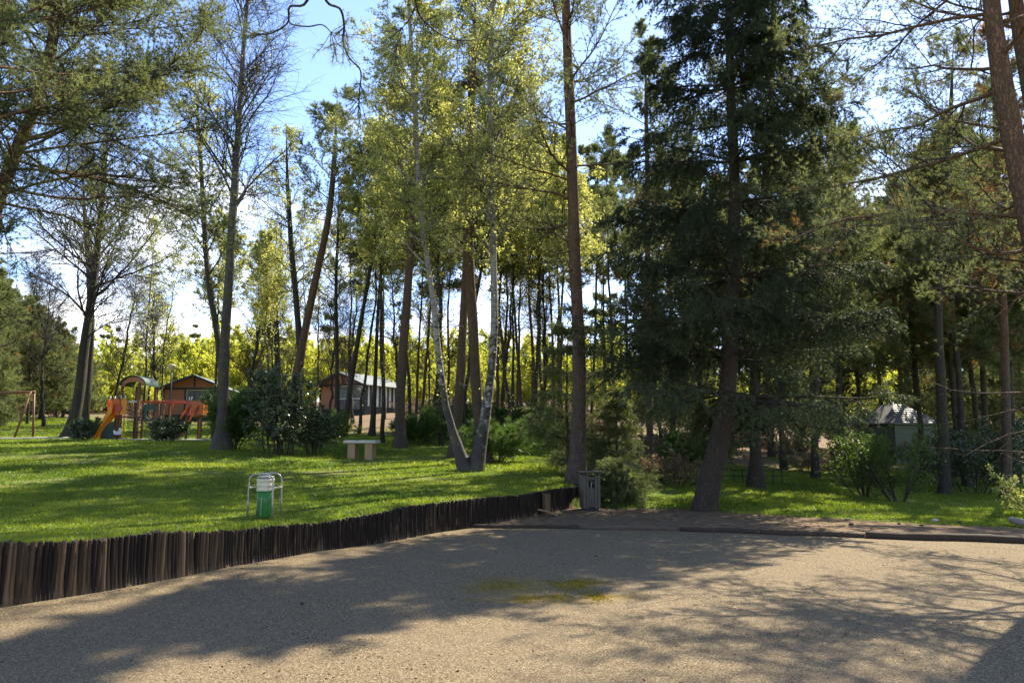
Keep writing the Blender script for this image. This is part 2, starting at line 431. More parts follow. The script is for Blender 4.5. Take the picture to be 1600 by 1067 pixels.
M['old_birch_bark'] = barkmat('old_birch_bark', (0.115, 0.10, 0.085), (0.27, 0.25, 0.22), (0.028, 0.024, 0.020), 3.5, 12, mossc=(0.10, 0.10, 0.03), moss=.6, sc=.8)

def plainmat(name, col, rough=0.6, var=0.35, sc=6, metal=0.0, spec=0.4, dirt=(0.06, 0.05, 0.04), dirtf=0.3, stretch=(1, 1, 1)):
    m, t, b, out = newmat(name); o = mapping(t, oco(t), stretch)
    n = noise(t, o, sc, 6, .6)
    c = mixc(t, n, tuple(q*(1-var) for q in col), tuple(min(1, q*(1+var)) for q in col))
    c = mixc(t, ramp(t, noise(t, o, sc*.45, 5), [(0.52, 0.0), (0.72, dirtf)]), c, dirt)
    L(t, c, b.inputs['Base Color']); setin(b, Roughness=rough, Metallic=metal); b.inputs['Specular IOR Level'].default_value = spec
    bump(t, b, n, 0.25, 0.006); return m
def shellmat(name, col, tw=.4):
    m = plainmat(name, col, .35, .12, 5, dirtf=.12); t = m.node_tree; out = next(n for n in t.nodes if n.type == 'OUTPUT_MATERIAL'); b = next(n for n in t.nodes if n.type == 'BSDF_PRINCIPLED')
    tr = N(t, 'ShaderNodeBsdfTranslucent'); tr.inputs[0].default_value = (*col, 1); mx = N(t, 'ShaderNodeMixShader'); mx.inputs[0].default_value = tw
    L(t, b.outputs[0], mx.inputs[1]); L(t, tr.outputs[0], mx.inputs[2]); L(t, mx.outputs[0], out.inputs[0]); return m
def logmat(name, c0, c1, cut):
    m, t, b, out = newmat(name); o = oco(t); v = attr(t, 'v')
    oi = N(t, 'ShaderNodeObjectInfo').outputs['Random']
    n = noise(t, mapping(t, o, (14, 14, 1.1)), 2.0, 6, .65)
    f = math_(t, 'ADD', math_(t, 'MULTIPLY', n, .8), math_(t, 'MULTIPLY', math_(t, 'SUBTRACT', oi, .5), 1.1))
    c = ramp(t, f, [(0.25, c0), (0.78, c1), (1.0, tuple(q*2.2 for q in c1))])
    w = ramp(t, noise(t, mapping(t, o, (5, 5, 1.5)), 3, 4), [(0.60, 0.0), (0.72, .7)])
    c = mixc(t, w, c, (0.14, 0.085, 0.04))
    c = mixc(t, v, c, cut)
    L(t, c, b.inputs['Base Color']); setin(b, Roughness=.85); b.inputs['Specular IOR Level'].default_value = .25
    bump(t, b, n, .8, .01); return m
M['log'] = logmat('weathered_log', (0.014, 0.009, 0.005), (0.075, 0.047, 0.024), (0.035, 0.028, 0.02))
M['kerb_log'] = logmat('kerb_log', (0.05, 0.036, 0.024), (0.14, 0.10, 0.065), (0.20, 0.15, 0.10))
M['metal'] = plainmat('galvanised_tube', (0.36, 0.35, 0.31), .42, .15, 20, .75)
M['cream'] = plainmat('cream_plastic', (0.62, 0.56, 0.38), .45, .12, 8, dirtf=.3)
M['green_plastic'] = plainmat('green_plastic', (0.03, 0.17, 0.03), .4, .15, 5, dirtf=.15)
M['white'] = plainmat('white_paint', (0.66, 0.66, 0.62), .45, .08, 10, dirtf=.2)
M['orange'] = shellmat('orange_plastic', (0.80, 0.19, 0.025))
M['yellow'] = shellmat('yellow_plastic', (0.90, 0.40, 0.022))
M['rust'] = plainmat('orange_brown_paint', (0.42, 0.115, 0.035), .5, .15, 5, dirtf=.2)
M['red'] = plainmat('red_paint', (0.40, 0.055, 0.020), .45, .12, 5, dirtf=.15)
M['dgreen'] = plainmat('dark_green_paint', (0.018, 0.050, 0.028), .5, .2, 5)
M['redwood'] = plainmat('stained_wood', (0.15, 0.060, 0.025), .6, .3, 9, stretch=(3, 3, .5))
M['rope'] = plainmat('net_rope', (0.05, 0.045, 0.04), .8, .2, 30)
M['woodlight'] = plainmat('pale_timber', (0.34, 0.235, 0.12), .7, .3, 10, stretch=(5, 5, .6))
M['slab'] = plainmat('stone_slab', (0.46, 0.45, 0.40), .8, .2, 12)
M['greywood'] = plainmat('grey_timber', (0.095, 0.085, 0.06), .8, .3, 12, stretch=(5, 5, .5))
M['darkiron'] = plainmat('dark_iron', (0.02, 0.02, 0.02), .5, .2, 10)
M['stone'] = plainmat('stone', (0.33, 0.30, 0.25), .85, .35, 9)
M['lamp'] = plainmat('lamp_glass', (0.55, 0.50, 0.30), .35, .1, 5, dirtf=.1)
def boards(name, col, n_per=5.5, axis=2, dark=0.35):
    m, t, b, out = newmat(name); o = oco(t)
    sep = N(t, 'ShaderNodeSeparateXYZ'); L(t, o, sep.inputs[0])
    fr = math_(t, 'FRACT', math_(t, 'MULTIPLY', sep.outputs[axis], n_per))
    gap = ramp(t, fr, [(0.0, 0.0), (0.06, 1.0), (0.94, 1.0), (1.0, 0.0)])
    st_ = (1, 1, 12) if axis == 2 else (12, 12, 1)
    n = noise(t, mapping(t, o, st_), 1.5, 5)
    c = mixc(t, n, tuple(q*.75 for q in col), tuple(q*1.25 for q in col))
    c = mixc(t, gap, tuple(q*dark for q in col), c)
    L(t, c, b.inputs['Base Color']); setin(b, Roughness=.6); bump(t, b, gap, .6, .012); return m
M['cabin_wood'] = boards('cabin_boards', (0.40, 0.17, 0.07))
M['cabin_cream'] = plainmat('cabin_cream_panel', (0.60, 0.60, 0.55), .6, .12, 6)
M['cabin_dark'] = plainmat('cabin_dark_green', (0.025, 0.036, 0.034), .6, .2, 6)
M['cabin_pink'] = boards('cabin_plain_boards', (0.42, 0.27, 0.20), 4)
M['curtain'] = plainmat('curtain_cloth', (0.50, 0.48, 0.40), .8, .15, 3, stretch=(9, 9, 1))
def roofm(name, col, n_per=6.0):
    m, t, b, out = newmat(name); o = oco(t)
    w = N(t, 'ShaderNodeTexWave', wave_type='BANDS', bands_direction='Y'); setin(w, Scale=n_per/3.14*1.57, Distortion=.15); L(t, o, w.inputs[0])
    n = noise(t, o, 3, 6, .65)
    c = mixc(t, n, tuple(q*.6 for q in col), tuple(q*1.35 for q in col))
    c = mixc(t, ramp(t, noise(t, o, 1.3, 5), [(0.55, 0.0), (0.7, .6)]), c, (0.05, 0.07, 0.03))
    L(t, c, b.inputs['Base Color']); setin(b, Roughness=.55); bump(t, b, w.outputs['Fac'], .8, .03); return m
M['roof'] = roofm('corrugated_roof', (0.11, 0.13, 0.12))
M['roof_hut'] = roofm('shingle_roof', (0.075, 0.073, 0.062), 4)
M['hut_wall'] = boards('hut_wall', (0.060, 0.085, 0.050), 4)
def glassm():
    m, t, b, out = newmat('window_glass'); b.inputs['Base Color'].default_value = (0.9, 0.95, 0.95, 1); setin(b, Roughness=.03, IOR=1.45)
    b.inputs['Transmission Weight'].default_value = .85; return m
M['glass'] = glassm()

def ground_mat():
    m, t, b, out = newmat('ground'); p = wpos(t)
    lit = attr(t, 'litter')
    n0 = noise(t, p, 1.6, 6, .65); n1 = noise(t, p, 24, 5, .7); n2 = noise(t, p, 5.5, 5, .6); n3 = noise(t, p, .35, 3)
    f = ramp(t, math_(t, 'ADD', lit, math_(t, 'MULTIPLY', math_(t, 'SUBTRACT', n0, .5), .9)), [(0.38, 0.0), (0.62, 1.0)])
    g = mixc(t, n1, (0.050, 0.088, 0.012), (0.12, 0.19, 0.022))
    g = mixc(t, ramp(t, n3, [(0.40, 0.0), (0.62, .8)]), g, (0.125, 0.145, 0.03))
    g = mixc(t, ramp(t, n2, [(0.53, 0.0), (0.66, .65)]), g, (0.20, 0.15, 0.07))
    d = mixc(t, n1, (0.085, 0.058, 0.036), (0.30, 0.215, 0.13))
    d = mixc(t, ramp(t, n2, [(0.45, 0.0), (0.65, .8)]), d, (0.10, 0.055, 0.032))
    d = mixc(t, ramp(t, n0, [(0.5, 0.0), (0.68, .6)]), d, (0.08, 0.095, 0.025))
    L(t, mixc(t, f, g, d), b.inputs['Base Color']); setin(b, Roughness=.95); b.inputs['Specular IOR Level'].default_value = .1
    bump(t, b, math_(t, 'ADD', n1, math_(t, 'MULTIPLY', n2, 2.0)), 1.0, .03); return m
M['ground'] = ground_mat()
def gravel_mat():
    m, t, b, out = newmat('gravel'); p = wpos(t)
    vo = N(t, 'ShaderNodeTexVoronoi'); setin(vo, Scale=140); L(t, p, vo.inputs['Vector'])
    vo2 = N(t, 'ShaderNodeTexVoronoi'); setin(vo2, Scale=80); L(t, p, vo2.inputs['Vector'])
    hs = N(t, 'ShaderNodeSeparateColor'); L(t, vo.outputs['Color'], hs.inputs[0])
    hs2 = N(t, 'ShaderNodeSeparateColor'); L(t, vo2.outputs['Color'], hs2.inputs[0])
    mixf = math_(t, 'ADD', math_(t, 'MULTIPLY', hs.outputs[0], .6), math_(t, 'MULTIPLY', hs2.outputs[1], .4))
    c = ramp(t, mixf, [(0.12, (0.050, 0.033, 0.018)), (0.38, (0.142, 0.102, 0.052)), (0.62, (0.212, 0.158, 0.083)), (0.90, (0.45, 0.375, 0.23))])
    big = noise(t, p, .55, 5, .6); c = mixc(t, ramp(t, big, [(0.35, 0.0), (0.7, .35)]), c, (0.23, 0.17, 0.11))
    # moss patch in the middle of the court: a stain with its own shape
    def blob(cx, cy, rx, ry):
        mp = N(t, 'ShaderNodeMapping', vector_type='TEXTURE'); mp.inputs['Location'].default_value = (cx, cy, 0); mp.inputs['Scale'].default_value = (rx, ry, 1)
        L(t, p, mp.inputs[0]); ln = N(t, 'ShaderNodeVectorMath', operation='LENGTH'); L(t, mp.outputs[0], ln.inputs[0])
        mm = N(t, 'ShaderNodeMapRange'); setin(mm, From_Min=1.0, From_Max=0.0); L(t, ln.outputs['Value'], mm.inputs[0]); return mm.outputs[0]
    q1 = pz(800, 915, 0); q2 = pz(900, 912, 0); q3 = pz(850, 936, 0); q4 = pz(940, 932, 0)
    bl = math_(t, 'MAXIMUM', blob(q1[0], q1[1], .80, .75), blob(q2[0], q2[1], .45, .5))
    bl = math_(t, 'MAXIMUM', bl, math_(t, 'MAXIMUM', blob(q3[0], q3[1], .85, .32), blob(q4[0], q4[1], .6, .25)))
    mn = noise(t, p, 5, 6, .7)
    mf = ramp(t, math_(t, 'MULTIPLY', math_(t, 'ADD', bl, .15), mn), [(0.10, 0.0), (0.50, .80)])
    mc = ramp(t, noise(t, p, 3.2, 4), [(0.35, (0.17, 0.12, 0.03)), (0.5, (0.30, 0.21, 0.03)), (0.65, (0.26, 0.13, 0.03))])
    c = mixc(t, mf, c, mc)
    L(t, c, b.inputs['Base Color']); setin(b, Roughness=.9); b.inputs['Specular IOR Level'].default_value = .2
    hh = math_(t, 'ADD', math_(t, 'SUBTRACT', 1.0, vo.outputs['Distance']), math_(t, 'MULTIPLY', noise(t, p, 9, 6, .7), 1.6))
    bump(t, b, hh, .9, .012); return m
M['gravel'] = gravel_mat()

# ------------------------------------------------------------------ ground
def axis_steps(stops):
    out = []
    for (a, b, n) in stops: out += list(np.linspace(a, b, n, endpoint=False))
    out.append(stops[-1][1]); return np.array(out)
us = axis_steps([(-260, -60, 12), (-60, -14, 30), (-14, -0.4, 70), (-0.4, 0.4, 30), (0.4, 14, 70), (14, 60, 34), (60, 260, 12)])
ys = axis_steps([(-120, -6, 10), (-6, 6, 24), (6, 32, 200), (32, 80, 110), (80, 400, 24)])
UU, YY = np.meshgrid(us, ys); XX = UU + xp(YY)
ZZ = terrain(XX, YY) + np.where(YY > 19, fbm(XX, YY, 1.1, 5, 3)*0.018, 0)
ZZ = np.where((np.abs(XX) > 160) | (YY > 200), np.minimum(ZZ, 9), ZZ)
g = Geo(); nr, nc = XX.shape; idx = np.arange(nr*nc).reshape(nr, nc)
F = np.stack([idx[:-1, :-1], idx[:-1, 1:], idx[1:, 1:], idx[1:, :-1]], -1).reshape(-1, 4)
g.add(np.stack([XX, YY, ZZ], -1).reshape(-1, 3), F)
me = g.mesh('ground', [M['ground']])
at = me.attributes.new('litter', 'FLOAT', 'POINT'); at.data.foreach_set('value', litter_mask(XX, YY).ravel().astype(np.float32))
tag(link('ground', me), kind='structure')
# gravel court
gx = axis_steps([(-60, -8, 12), (-8, 10, 60), (10, 60, 12)])
tt = np.linspace(0, 1, 60)
GX, TT = np.meshgrid(gx, tt); GY = -60+(yk(GX)+60)*(1-(1-TT)**2.5)
GZ = np.zeros_like(GX)+0.0
g = Geo(); nr, nc = GX.shape; idx = np.arange(nr*nc).reshape(nr, nc)
F = np.stack([idx[:-1, :-1], idx[:-1, 1:], idx[1:, 1:], idx[1:, :-1]], -1).reshape(-1, 4)
g.add(np.stack([GX, GY, GZ], -1).reshape(-1, 3), F)
tag(link('gravel_court', g.mesh('gravel_court', [M['gravel']])), kind='structure')

# ------------------------------------------------------------------ tree builders (all in the tree's own space, base at the origin)
def tpath(pix, Y, k=22, dY=0.0, toff=0.0):
    """pix: (px, py, width_px) from the ground up -> base point, path, radii"""
    base = ground_pt(pix[0][0], Y); n = len(pix); pts = []
    for i, (px, py, w) in enumerate(pix):
        yy = Y+dY*i/(n-1)
        p = pt(px, py, yy) if i else base.copy()
        pts.append([*(p-base), w*0.40*yy/FPX])
    pts[0][2] = -0.12
    Q = smooth_path(pts, k); Q[-5:, 3] *= np.array([.9, .78, .6, .4, .15])
    return base, Q[None, :, :3], np.maximum(Q[None, :, 3], .012)
def trunk_geo(g, P, R, s=14, seed=1, flare=1.35, mat=0):
    flare = 1+(flare-1)*1.5
    R = R.copy(); z = P[0, :, 2]-P[0, 0, 2]
    R *= (1+(flare-1)*np.exp(-z/0.45))[None]
    # extra rings near the ground for the flare
    V, F = tubes(P, R, s, .10, seed); g.add(V, F, mat)
def lenprof(t, t0, kind):
    x = np.clip((t-t0)/(1-t0), 0, 1)
    if kind == 'pine': return (0.55+0.75*np.sin(np.clip(x*1.15+.12, 0, 1)*math.pi)**.8)*(1-.45*x)
    if kind == 'birch': return (0.75+.5*np.sin(x*math.pi))*(1-.72*x)
    if kind == 'spruce': return (1-x)**.80*.97+.05
    return 1-.6*x
def pine(P, R, r, t0=.5, nl=26, Ll=2.6, needle=(.085, .006, 12), sub=8, tw=6, dead=8, dry=.0, up=.12, sides=14, tuft=3, subl=.42, flare=1.35, ang=1.2, deadL=1.3, vb=0.0):
    sub += 3; tw += 2; needle = (needle[0]*1.1, needle[1]*1.35, needle[2])
    gt, gc = Geo(), Geo(); trunk_geo(gt, P, R, sides, int(r.integers(1e6)), flare)
    o, d, t, rad, _ = spawn(P, R, nl, t0, .99, ang, r, 0, .2, up)
    Ls = Ll*lenprof(t, t0, 'pine')*r.uniform(.7, 1.2, len(t))
    LP_ = curves(o, d, Ls, 8, .02, .13, r); LR = taper(np.minimum(rad*.26, .011*Ls+.005), 8, .2)
    V, F = tubes(LP_, LR, 5); gt.add(V, F)
    if dead:
        o, d, t, rad, _ = spawn(P, R, dead, t0*.35, t0*1.05, 1.35, r, 0, .2, 0)
        Ld = deadL*r.uniform(.4, 1.3, len(t)); DP = curves(o, d, Ld, 6, -.03, .16, r); DR = taper(np.minimum(rad*.16, .018), 6, .2)
        V, F = tubes(DP, DR, 4); gt.add(V, F)
        o, d, t, rad, _ = spawn(DP, DR, 4, .3, 1, .8, r); V, F = tubes(curves(o, d, .45*r.uniform(.4, 1.2, len(t)), 4, 0, .15, r), taper(rad*.5+.002, 4, .3), 3); gt.add(V, F)
    o, d, t, rad, pi = spawn(LP_, LR, sub, .18, 1, .75, r, .35, .25, .06)
    SL = Ls[pi]*subl*(1.15-t)*r.uniform(.6, 1.3, len(t))+.15
    SP = curves(o, d, SL, 5, .03, .14, r); SR = taper(rad*.55+.002, 5, .3); V, F = tubes(SP, SR, 3); gc.add(V, F, 1)
    o, d, t, rad, pi = spawn(SP, SR, tw, .1, 1, .7, r, .2, .3, .12)
    TL = np.minimum(SL[pi]*.5, .45)*r.uniform(.5, 1.2, len(t))+.06
    TP = curves(o, d, TL, 3, .05, .1, r); V, F = tubes(TP, taper(rad*.5+.0015, 3, .5), 3); gc.add(V, F, 1)
    tt = np.broadcast_to(np.linspace(.35, 1, tuft)[None], (len(TP), tuft)); pos, T = along(TP, tt*.999)
    pos = pos.reshape(-1, 3); T = T.reshape(-1, 3); ln, wd, m = needle
    V, F = needles(pos, T, ln, wd, m, .75, r)
    clump = np.repeat(r.uniform(0, 1, len(SP)), tw)  # tone per spray
    va = np.repeat(np.repeat(clump, tuft), m)*.7 + r.uniform(0, .3, len(F)) + vb
    isdry = np.repeat(np.repeat(r.uniform(0, 1, len(SP)) < dry, tw*tuft), m)
    gc.add(V.reshape(-1, 3, 3)[~isdry].reshape(-1, 3), np.arange((~isdry).sum()*3).reshape(-1, 3), 0, va[~isdry], False)
    if isdry.any(): gc.add(V.reshape(-1, 3, 3)[isdry].reshape(-1, 3), np.arange(isdry.sum()*3).reshape(-1, 3), 2, va[isdry], False)
    return gt, gc
def spruce(P, R, r, t0=.08, nl=150, Ll=3.6, needle=(.11, .012, 9), sub=11, tw=5, sides=14, droop=-.05, prof=None, flare=1.4, tuft=4, hang=-.16, dry=.02, thin=0):
    gt, gc = Geo(), Geo(); trunk_geo(gt, P, R, sides, int(r.integers(1e6)), flare)
    o, d, t, rad, _ = spawn(P, R, nl, t0, .995, 1.5, r, 0, .1, 0)
    lay = max(8, nl//10); t = np.clip(np.round(t*lay)/lay+r.normal(size=len(t))*.0025, t0, .995); o = along(P, t[None])[0][0]
    if thin:
        kp = (t < .45) | (r.uniform(0, 1, len(t)) > thin); o, d, t, rad = o[kp], d[kp], t[kp], rad[kp]
    pr = prof(t) if prof else lenprof(t, t0, 'spruce')
    Ls = Ll*pr*r.uniform(.72, 1.12, len(t))
    tr = np.linspace(droop*1.6, -droop*1.6, 8)
    LP_ = curves(o, d, Ls, 8, tr, .05, r); LR = taper(np.minimum(rad*.30, .011*Ls+.004), 8, .2)
    V, F = tubes(LP_, LR, 4); gt.add(V, F)
    o, d, t, rad, pi = spawn(LP_, LR, sub, .12, 1, .95, r, .8, .15, 0)
    SL = (Ls[pi]*.34*(1.2-t)+.12)*r.uniform(.6, 1.25, len(t))
    SP = curves(o, d, SL, 5, hang*.5, .08, r); SR = taper(rad*.5+.0015, 5, .3); V, F = tubes(SP, SR, 3); gc.add(V, F, 1)
    o, d, t, rad, pi = spawn(SP, SR, tw, .08, 1, .7, r, .4, .2, -.25)
    TL = (SL[pi]*.45+.08)*r.uniform(.6, 1.2, len(t))
    TP = curves(o, d, TL, 4, hang, .07, r)
    tt = np.broadcast_to(np.linspace(.1, 1, tuft)[None], (len(TP), tuft)); pos, T = along(TP, tt*.999)
    # spurs along the main boughs keep them from looking bare
    t2 = np.broadcast_to(np.linspace(.15, 1, 12)[None], (len(LP_), 12)); p2, T2 = along(LP_, t2*.999)
    pos = np.r_[pos.reshape(-1, 3), p2.reshape(-1, 3)]; T = np.r_[T.reshape(-1, 3), T2.reshape(-1, 3)]; ln, wd, m = needle
    V, F = needles(pos, T, ln, wd, m, .5, r)
    tone = np.repeat(np.repeat(r.uniform(0, 1, len(LP_)), sub*tw), tuft)
    tone = np.r_[tone, np.full(len(LP_)*12, .3)]
    va = np.repeat(tone, m)*.6+r.uniform(0, .4, len(F))
    gc.add(V, F, 0, va, False)
    return gt, gc
def broadleaf(P, R, r, t0=.3, nl=34, Ll=3.0, leaf=.06, nleaf=10, sub=8, tw=6, ang=.85, sides=14, up=.10, trop=.02, droop=-.08, leafy=1.0, flare=1.3, stubs=0, subl=.45, twl=.5,
              extra=None, stemleaf=0, kind='birch', twr=.0016, lt0=0.0, lmat=0):
    gt, gc = Geo(), Geo(); trunk_geo(gt, P, R, sides, int(r.integers(1e6)), flare)
    for (P2, R2) in (extra or []): V, F = tubes(P2, R2, 10, .08, 3); gt.add(V, F)
    o, d, t, rad, _ = spawn(P, R, nl, t0, .99, ang, r, 0, .2, up)
    Ls = Ll*lenprof(t, t0, kind)*r.uniform(.6, 1.2, len(t))
    for (P2, R2) in (extra or []):
        o2, d2, t2, rad2, _ = spawn(P2, R2, max(5, nl//3), .15, .99, ang, r, 0, .2, up)
        o, d, rad = np.r_[o, o2], np.r_[d, d2], np.r_[rad, rad2]; Ls = np.r_[Ls, Ll*.75*(1.15-t2)*r.uniform(.6, 1.2, len(t2))]
    LP_ = curves(o, d, Ls, 9, trop, .10, r); LR = taper(np.minimum(rad*.36, .012*Ls+.004), 9, .15)
    V, F = tubes(LP_, LR, 5); gt.add(V, F)
    o, d, t, rad, pi = spawn(LP_, LR, sub, .15, 1, .7, r, .1, .25, .06)
    SL = (Ls[pi]*subl*(1.15-t)+.15)*r.uniform(.5, 1.3, len(t))
    SP = curves(o, d, SL, 6, droop*.3, .12, r); SR = taper(rad*.55+.0015, 6, .25); V, F = tubes(SP, SR, 3); gc.add(V, F, 1)
    o, d, t, rad, pi = spawn(SP, SR, tw, .1, 1, .65, r, 0, .25, 0)
    TL = (SL[pi]*twl+.12)*r.uniform(.5, 1.3, len(t))
    TP = curves(o, d, TL, 5, droop, .12, r); V, F = tubes(TP, taper(rad*.5+twr, 5, .5), 3); gc.add(V, F, 1)
    if nleaf:
        cl = r.uniform(.12, .98, (len(TP), 3)); tt = np.clip(cl[np.arange(len(TP))[:, None], r.integers(0, 3, (len(TP), nleaf))]+r.normal(size=(len(TP), nleaf))*.045, .03, 1); pos, T = along(TP, tt*.999)
        keep = (r.uniform(0, 1, pos.shape[:2]) < leafy) & (r.uniform(0, 1, (len(TP), 1)) < .35+.65*leafy)
        pos = pos[keep]; T = T[keep]
        pos = pos+r.normal(size=pos.shape)*leaf*.4
        V, F = leaves(pos, leaf, r)
        gc.add(V, F, lmat, r.uniform(0, 1, len(F)), False)
    if stemleaf:
        tt = r.uniform(.12, .95, (1, stemleaf)); pos, T = along(P, tt)
        pos = pos[0]+norm(r.normal(size=pos[0].shape))*r.uniform(.05, .30, (stemleaf, 1))
        V, F = leaves(pos, leaf, r); gc.add(V, F, 0, r.uniform(0, 1, len(F)), False)
    return gt, gc
def bush(r, H=1.6, W=1.3, stems=14, sub=9, tw=6, leaf=.05, nleaf=12, lean=.6, elong=1.6, trop=.03, blades=False, stemr=.014, base=.12, nd=(.12, .006, 6)):
    gt, gc = Geo(), Geo(); a = r.uniform(0, 6.28, stems); q = np.sqrt(r.uniform(0, 1, stems))
    o = np.stack([np.cos(a)*base*q, np.sin(a)*base*q, np.full(stems, -.04)], 1)
    d = np.stack([np.cos(a)*q*lean*W/H*1.3, np.sin(a)*q*lean*W/H*1.3, np.ones(stems)], 1)
    LP_ = curves(o, d, H*r.uniform(.75, 1.08, stems)/(norm(d)[:, 2]**.3), 8, trop, .07, r); LR = taper(np.full(stems, stemr), 8, .3)
    V, F = tubes(LP_, LR, 5); gt.add(V, F)
    o, d, t, rad, pi = spawn(LP_, LR, sub, .12, 1, .8, r, 0, .25, .1)
    SL = H*.34*(1.25-t)*r.uniform(.5, 1.2, len(t)); SP = curves(o, d, SL, 5, trop, .12, r); V, F = tubes(SP, taper(rad*.5, 5, .3), 3); gt.add(V, F)
    o, d, t, rad, pi = spawn(SP, taper(rad*.5, 5, .3), tw, .1, 1, .7, r, 0, .25, .1)
    TL = SL[pi]*.5*r.uniform(.5, 1.2, len(t))+.05; TP = curves(o, d, TL, 4, trop, .1, r); V, F = tubes(TP, taper(rad*.4+.001, 4, .4), 3); gc.add(V, F, 1)
    tt = r.uniform(.05, 1, (len(TP), nleaf)); pos, T = along(TP, tt*.999); pos = pos.reshape(-1, 3); T = T.reshape(-1, 3)
    if blades:
        V, F = needles(pos, T, nd[0], nd[1], nd[2], .35, r); gc.add(V, F, 0, r.uniform(0, 1, len(F)), False)
    else:
        pos = pos+r.normal(size=pos.shape)*leaf*.3
        V, F = leaves(pos, leaf, r, elong); gc.add(V, F, 0, r.uniform(0, 1, len(F)), False)
    return gt, gc

def plant(name, base, gt, gc, bark, crown, label, cat, group=None, tname='trunk', cname='crown'):
    root = empty(name, base, label, cat, group)
    link(tname, gt.mesh(tname, [M[bark]]), root); link(cname, gc.mesh(cname, [M[c] for c in crown]), root)
    return root
def copy_thing(src, loc, rz, sc, label=None, tilt=(0, 0)):
    r_ = src.copy(); C.objects.link(r_); r_.location = loc; r_.rotation_euler = (tilt[0], tilt[1], rz); r_.scale = sc if isinstance(sc, tuple) else (sc,)*3
    if label: r_['label'] = label
    for ch in list(src.children):
        c = ch.copy(); C.objects.link(c); c.parent = r_
        for g2 in list(ch.children):
            d = g2.copy(); C.objects.link(d); d.parent = c
    return r_
def RG(n): return np.random.default_rng(n)
PINE = ('pine_leaf', 'twig', 'pine_dry'); BIRCH = ('birch_leaf', 'twig')

# ---- the trees one can follow by eye, each from its own trunk line
def key_pine(pix, Y, label, seed, name='pine_tree', cat='pine tree', bark='pine_bark', group=None, dY=0, **kw):
    b, P, R = tpath(pix, Y, 26, dY); gt, gc = pine(P, R, RG(seed), **kw)
    return plant(name, b, gt, gc, bark, PINE, label, cat, group)
def key_broad(pix, Y, label, seed, name='birch_tree', cat='birch tree', bark='birch_bark', crown=BIRCH, group=None, dY=0, forks=(), **kw):
    b, P, R = tpath(pix, Y, 26, dY); ex = []
    for f in forks:
        pts = []
        for (px, py, w) in f: p = pt(px, py, Y+dY*.4); pts.append([*(p-b), w*.5*Y/FPX])
        Q = smooth_path(pts, 14); ex.append((Q[None, :, :3], Q[None, :, 3]))
    gt, gc = broadleaf(P, R, RG(seed), extra=ex, **kw)
    return plant(name, b, gt, gc, bark, crown, label, cat, group)

# big spruce in the middle right
b, P, R = tpath([(1100, 797, 46), (1112, 735, 41), (1127, 680, 38), (1137, 600, 34), (1143, 480, 29), (1148, 330, 24), (1142, 150, 18), (1137, -60, 14), (1134, -240, 9), (1133, -400, 3)], 18.3, 36)
def bigprof(t): return np.interp(t, [0, .10, .16, .25, .38, .5, .6, .7, .8, .9, 1], [.70, .96, .96, .88, .79, .70, .58, .45, .33, .21, .05])
gt, gc = spruce(P, R, RG(11), t0=.115, nl=210, Ll=3.9, needle=(.115, .018, 9), sub=16, tw=7, thin=.14, droop=-.035, prof=bigprof, hang=-.15, flare=1.12)
plant('spruce_tree', b, gt, gc, 'spruce_bark', ('spruce_leaf', 'twig'), 'tall dark spruce with drooping boughs and a thick leaning trunk beside the gravel', 'spruce tree')

# straight pine at the far end of the palisade
key_pine([(900, 752, 36), (903, 690, 29), (905, 600, 27), (902, 480, 25), (897, 360, 23), (892, 200, 21), (886, 60, 19), (882, -120, 17), (880, -330, 12), (878, -540, 4)], 19.9,
         'tall straight pine with orange upper trunk standing behind the slatted litter bin', 21, t0=.26, nl=46, Ll=3.1, needle=(.09, .009, 11), sub=9, tw=6, dead=16, deadL=1.6, up=.0, ang=1.35)
# forked birch pair
key_broad([(730, 735, 26), (716, 700, 19), (700, 650, 14), (688, 580, 13), (678, 480, 11), (664, 380, 10), (654, 280, 9), (648, 160, 9), (640, 30, 7), (634, -120, 3)], 22,
          'white birch stem leaning left, left one of the pair growing from one foot', 31, group='pair of white birches at the end of the lawn', t0=.36, nl=54, Ll=3.1, leaf=.062, nleaf=16, sub=9, tw=7, stemleaf=900)
key_broad([(741, 735, 30), (752, 690, 25), (764, 610, 18), (772, 520, 16), (771, 400, 13), (768, 250, 11), (765, 120, 10), (772, -20, 7), (776, -160, 3)], 22.05,
          'white birch stem leaning right with dark bark at its foot, right one of the pair', 32, group='pair of white birches at the end of the lawn', t0=.34, nl=60, Ll=3.4, leaf=.062, nleaf=16, sub=9, tw=7, stemleaf=1000)
# tall, nearly bare birch
key_broad([(345, 702, 33), (347, 660, 25), (350, 560, 20), (358, 430, 17), (366, 300, 14), (374, 180, 11), (382, 60, 8), (392, -60, 6), (400, -210, 3)], 26,
          'tall birch with bare fine twigs, thick dark rough trunk in front of the orange cabin', 41, bark='old_birch_bark', t0=.38, nl=64, Ll=3.9, leaf=.05, nleaf=3, leafy=.34, sub=12, tw=9, ang=.75, droop=-.07, stemleaf=500, twr=.0035, subl=.5, twl=.6)
key_broad([(352, 660, 15), (342, 540, 12), (326, 440, 11), (318, 330, 9), (312, 220, 7), (305, 120, 3)], 31,
          'slender leafy birch leaning left behind the tall bare birch', 42, bark='dark_bark', t0=.40, nl=38, Ll=2.9, leaf=.07, nleaf=10, sub=8, tw=6, leafy=.85, stemleaf=250)
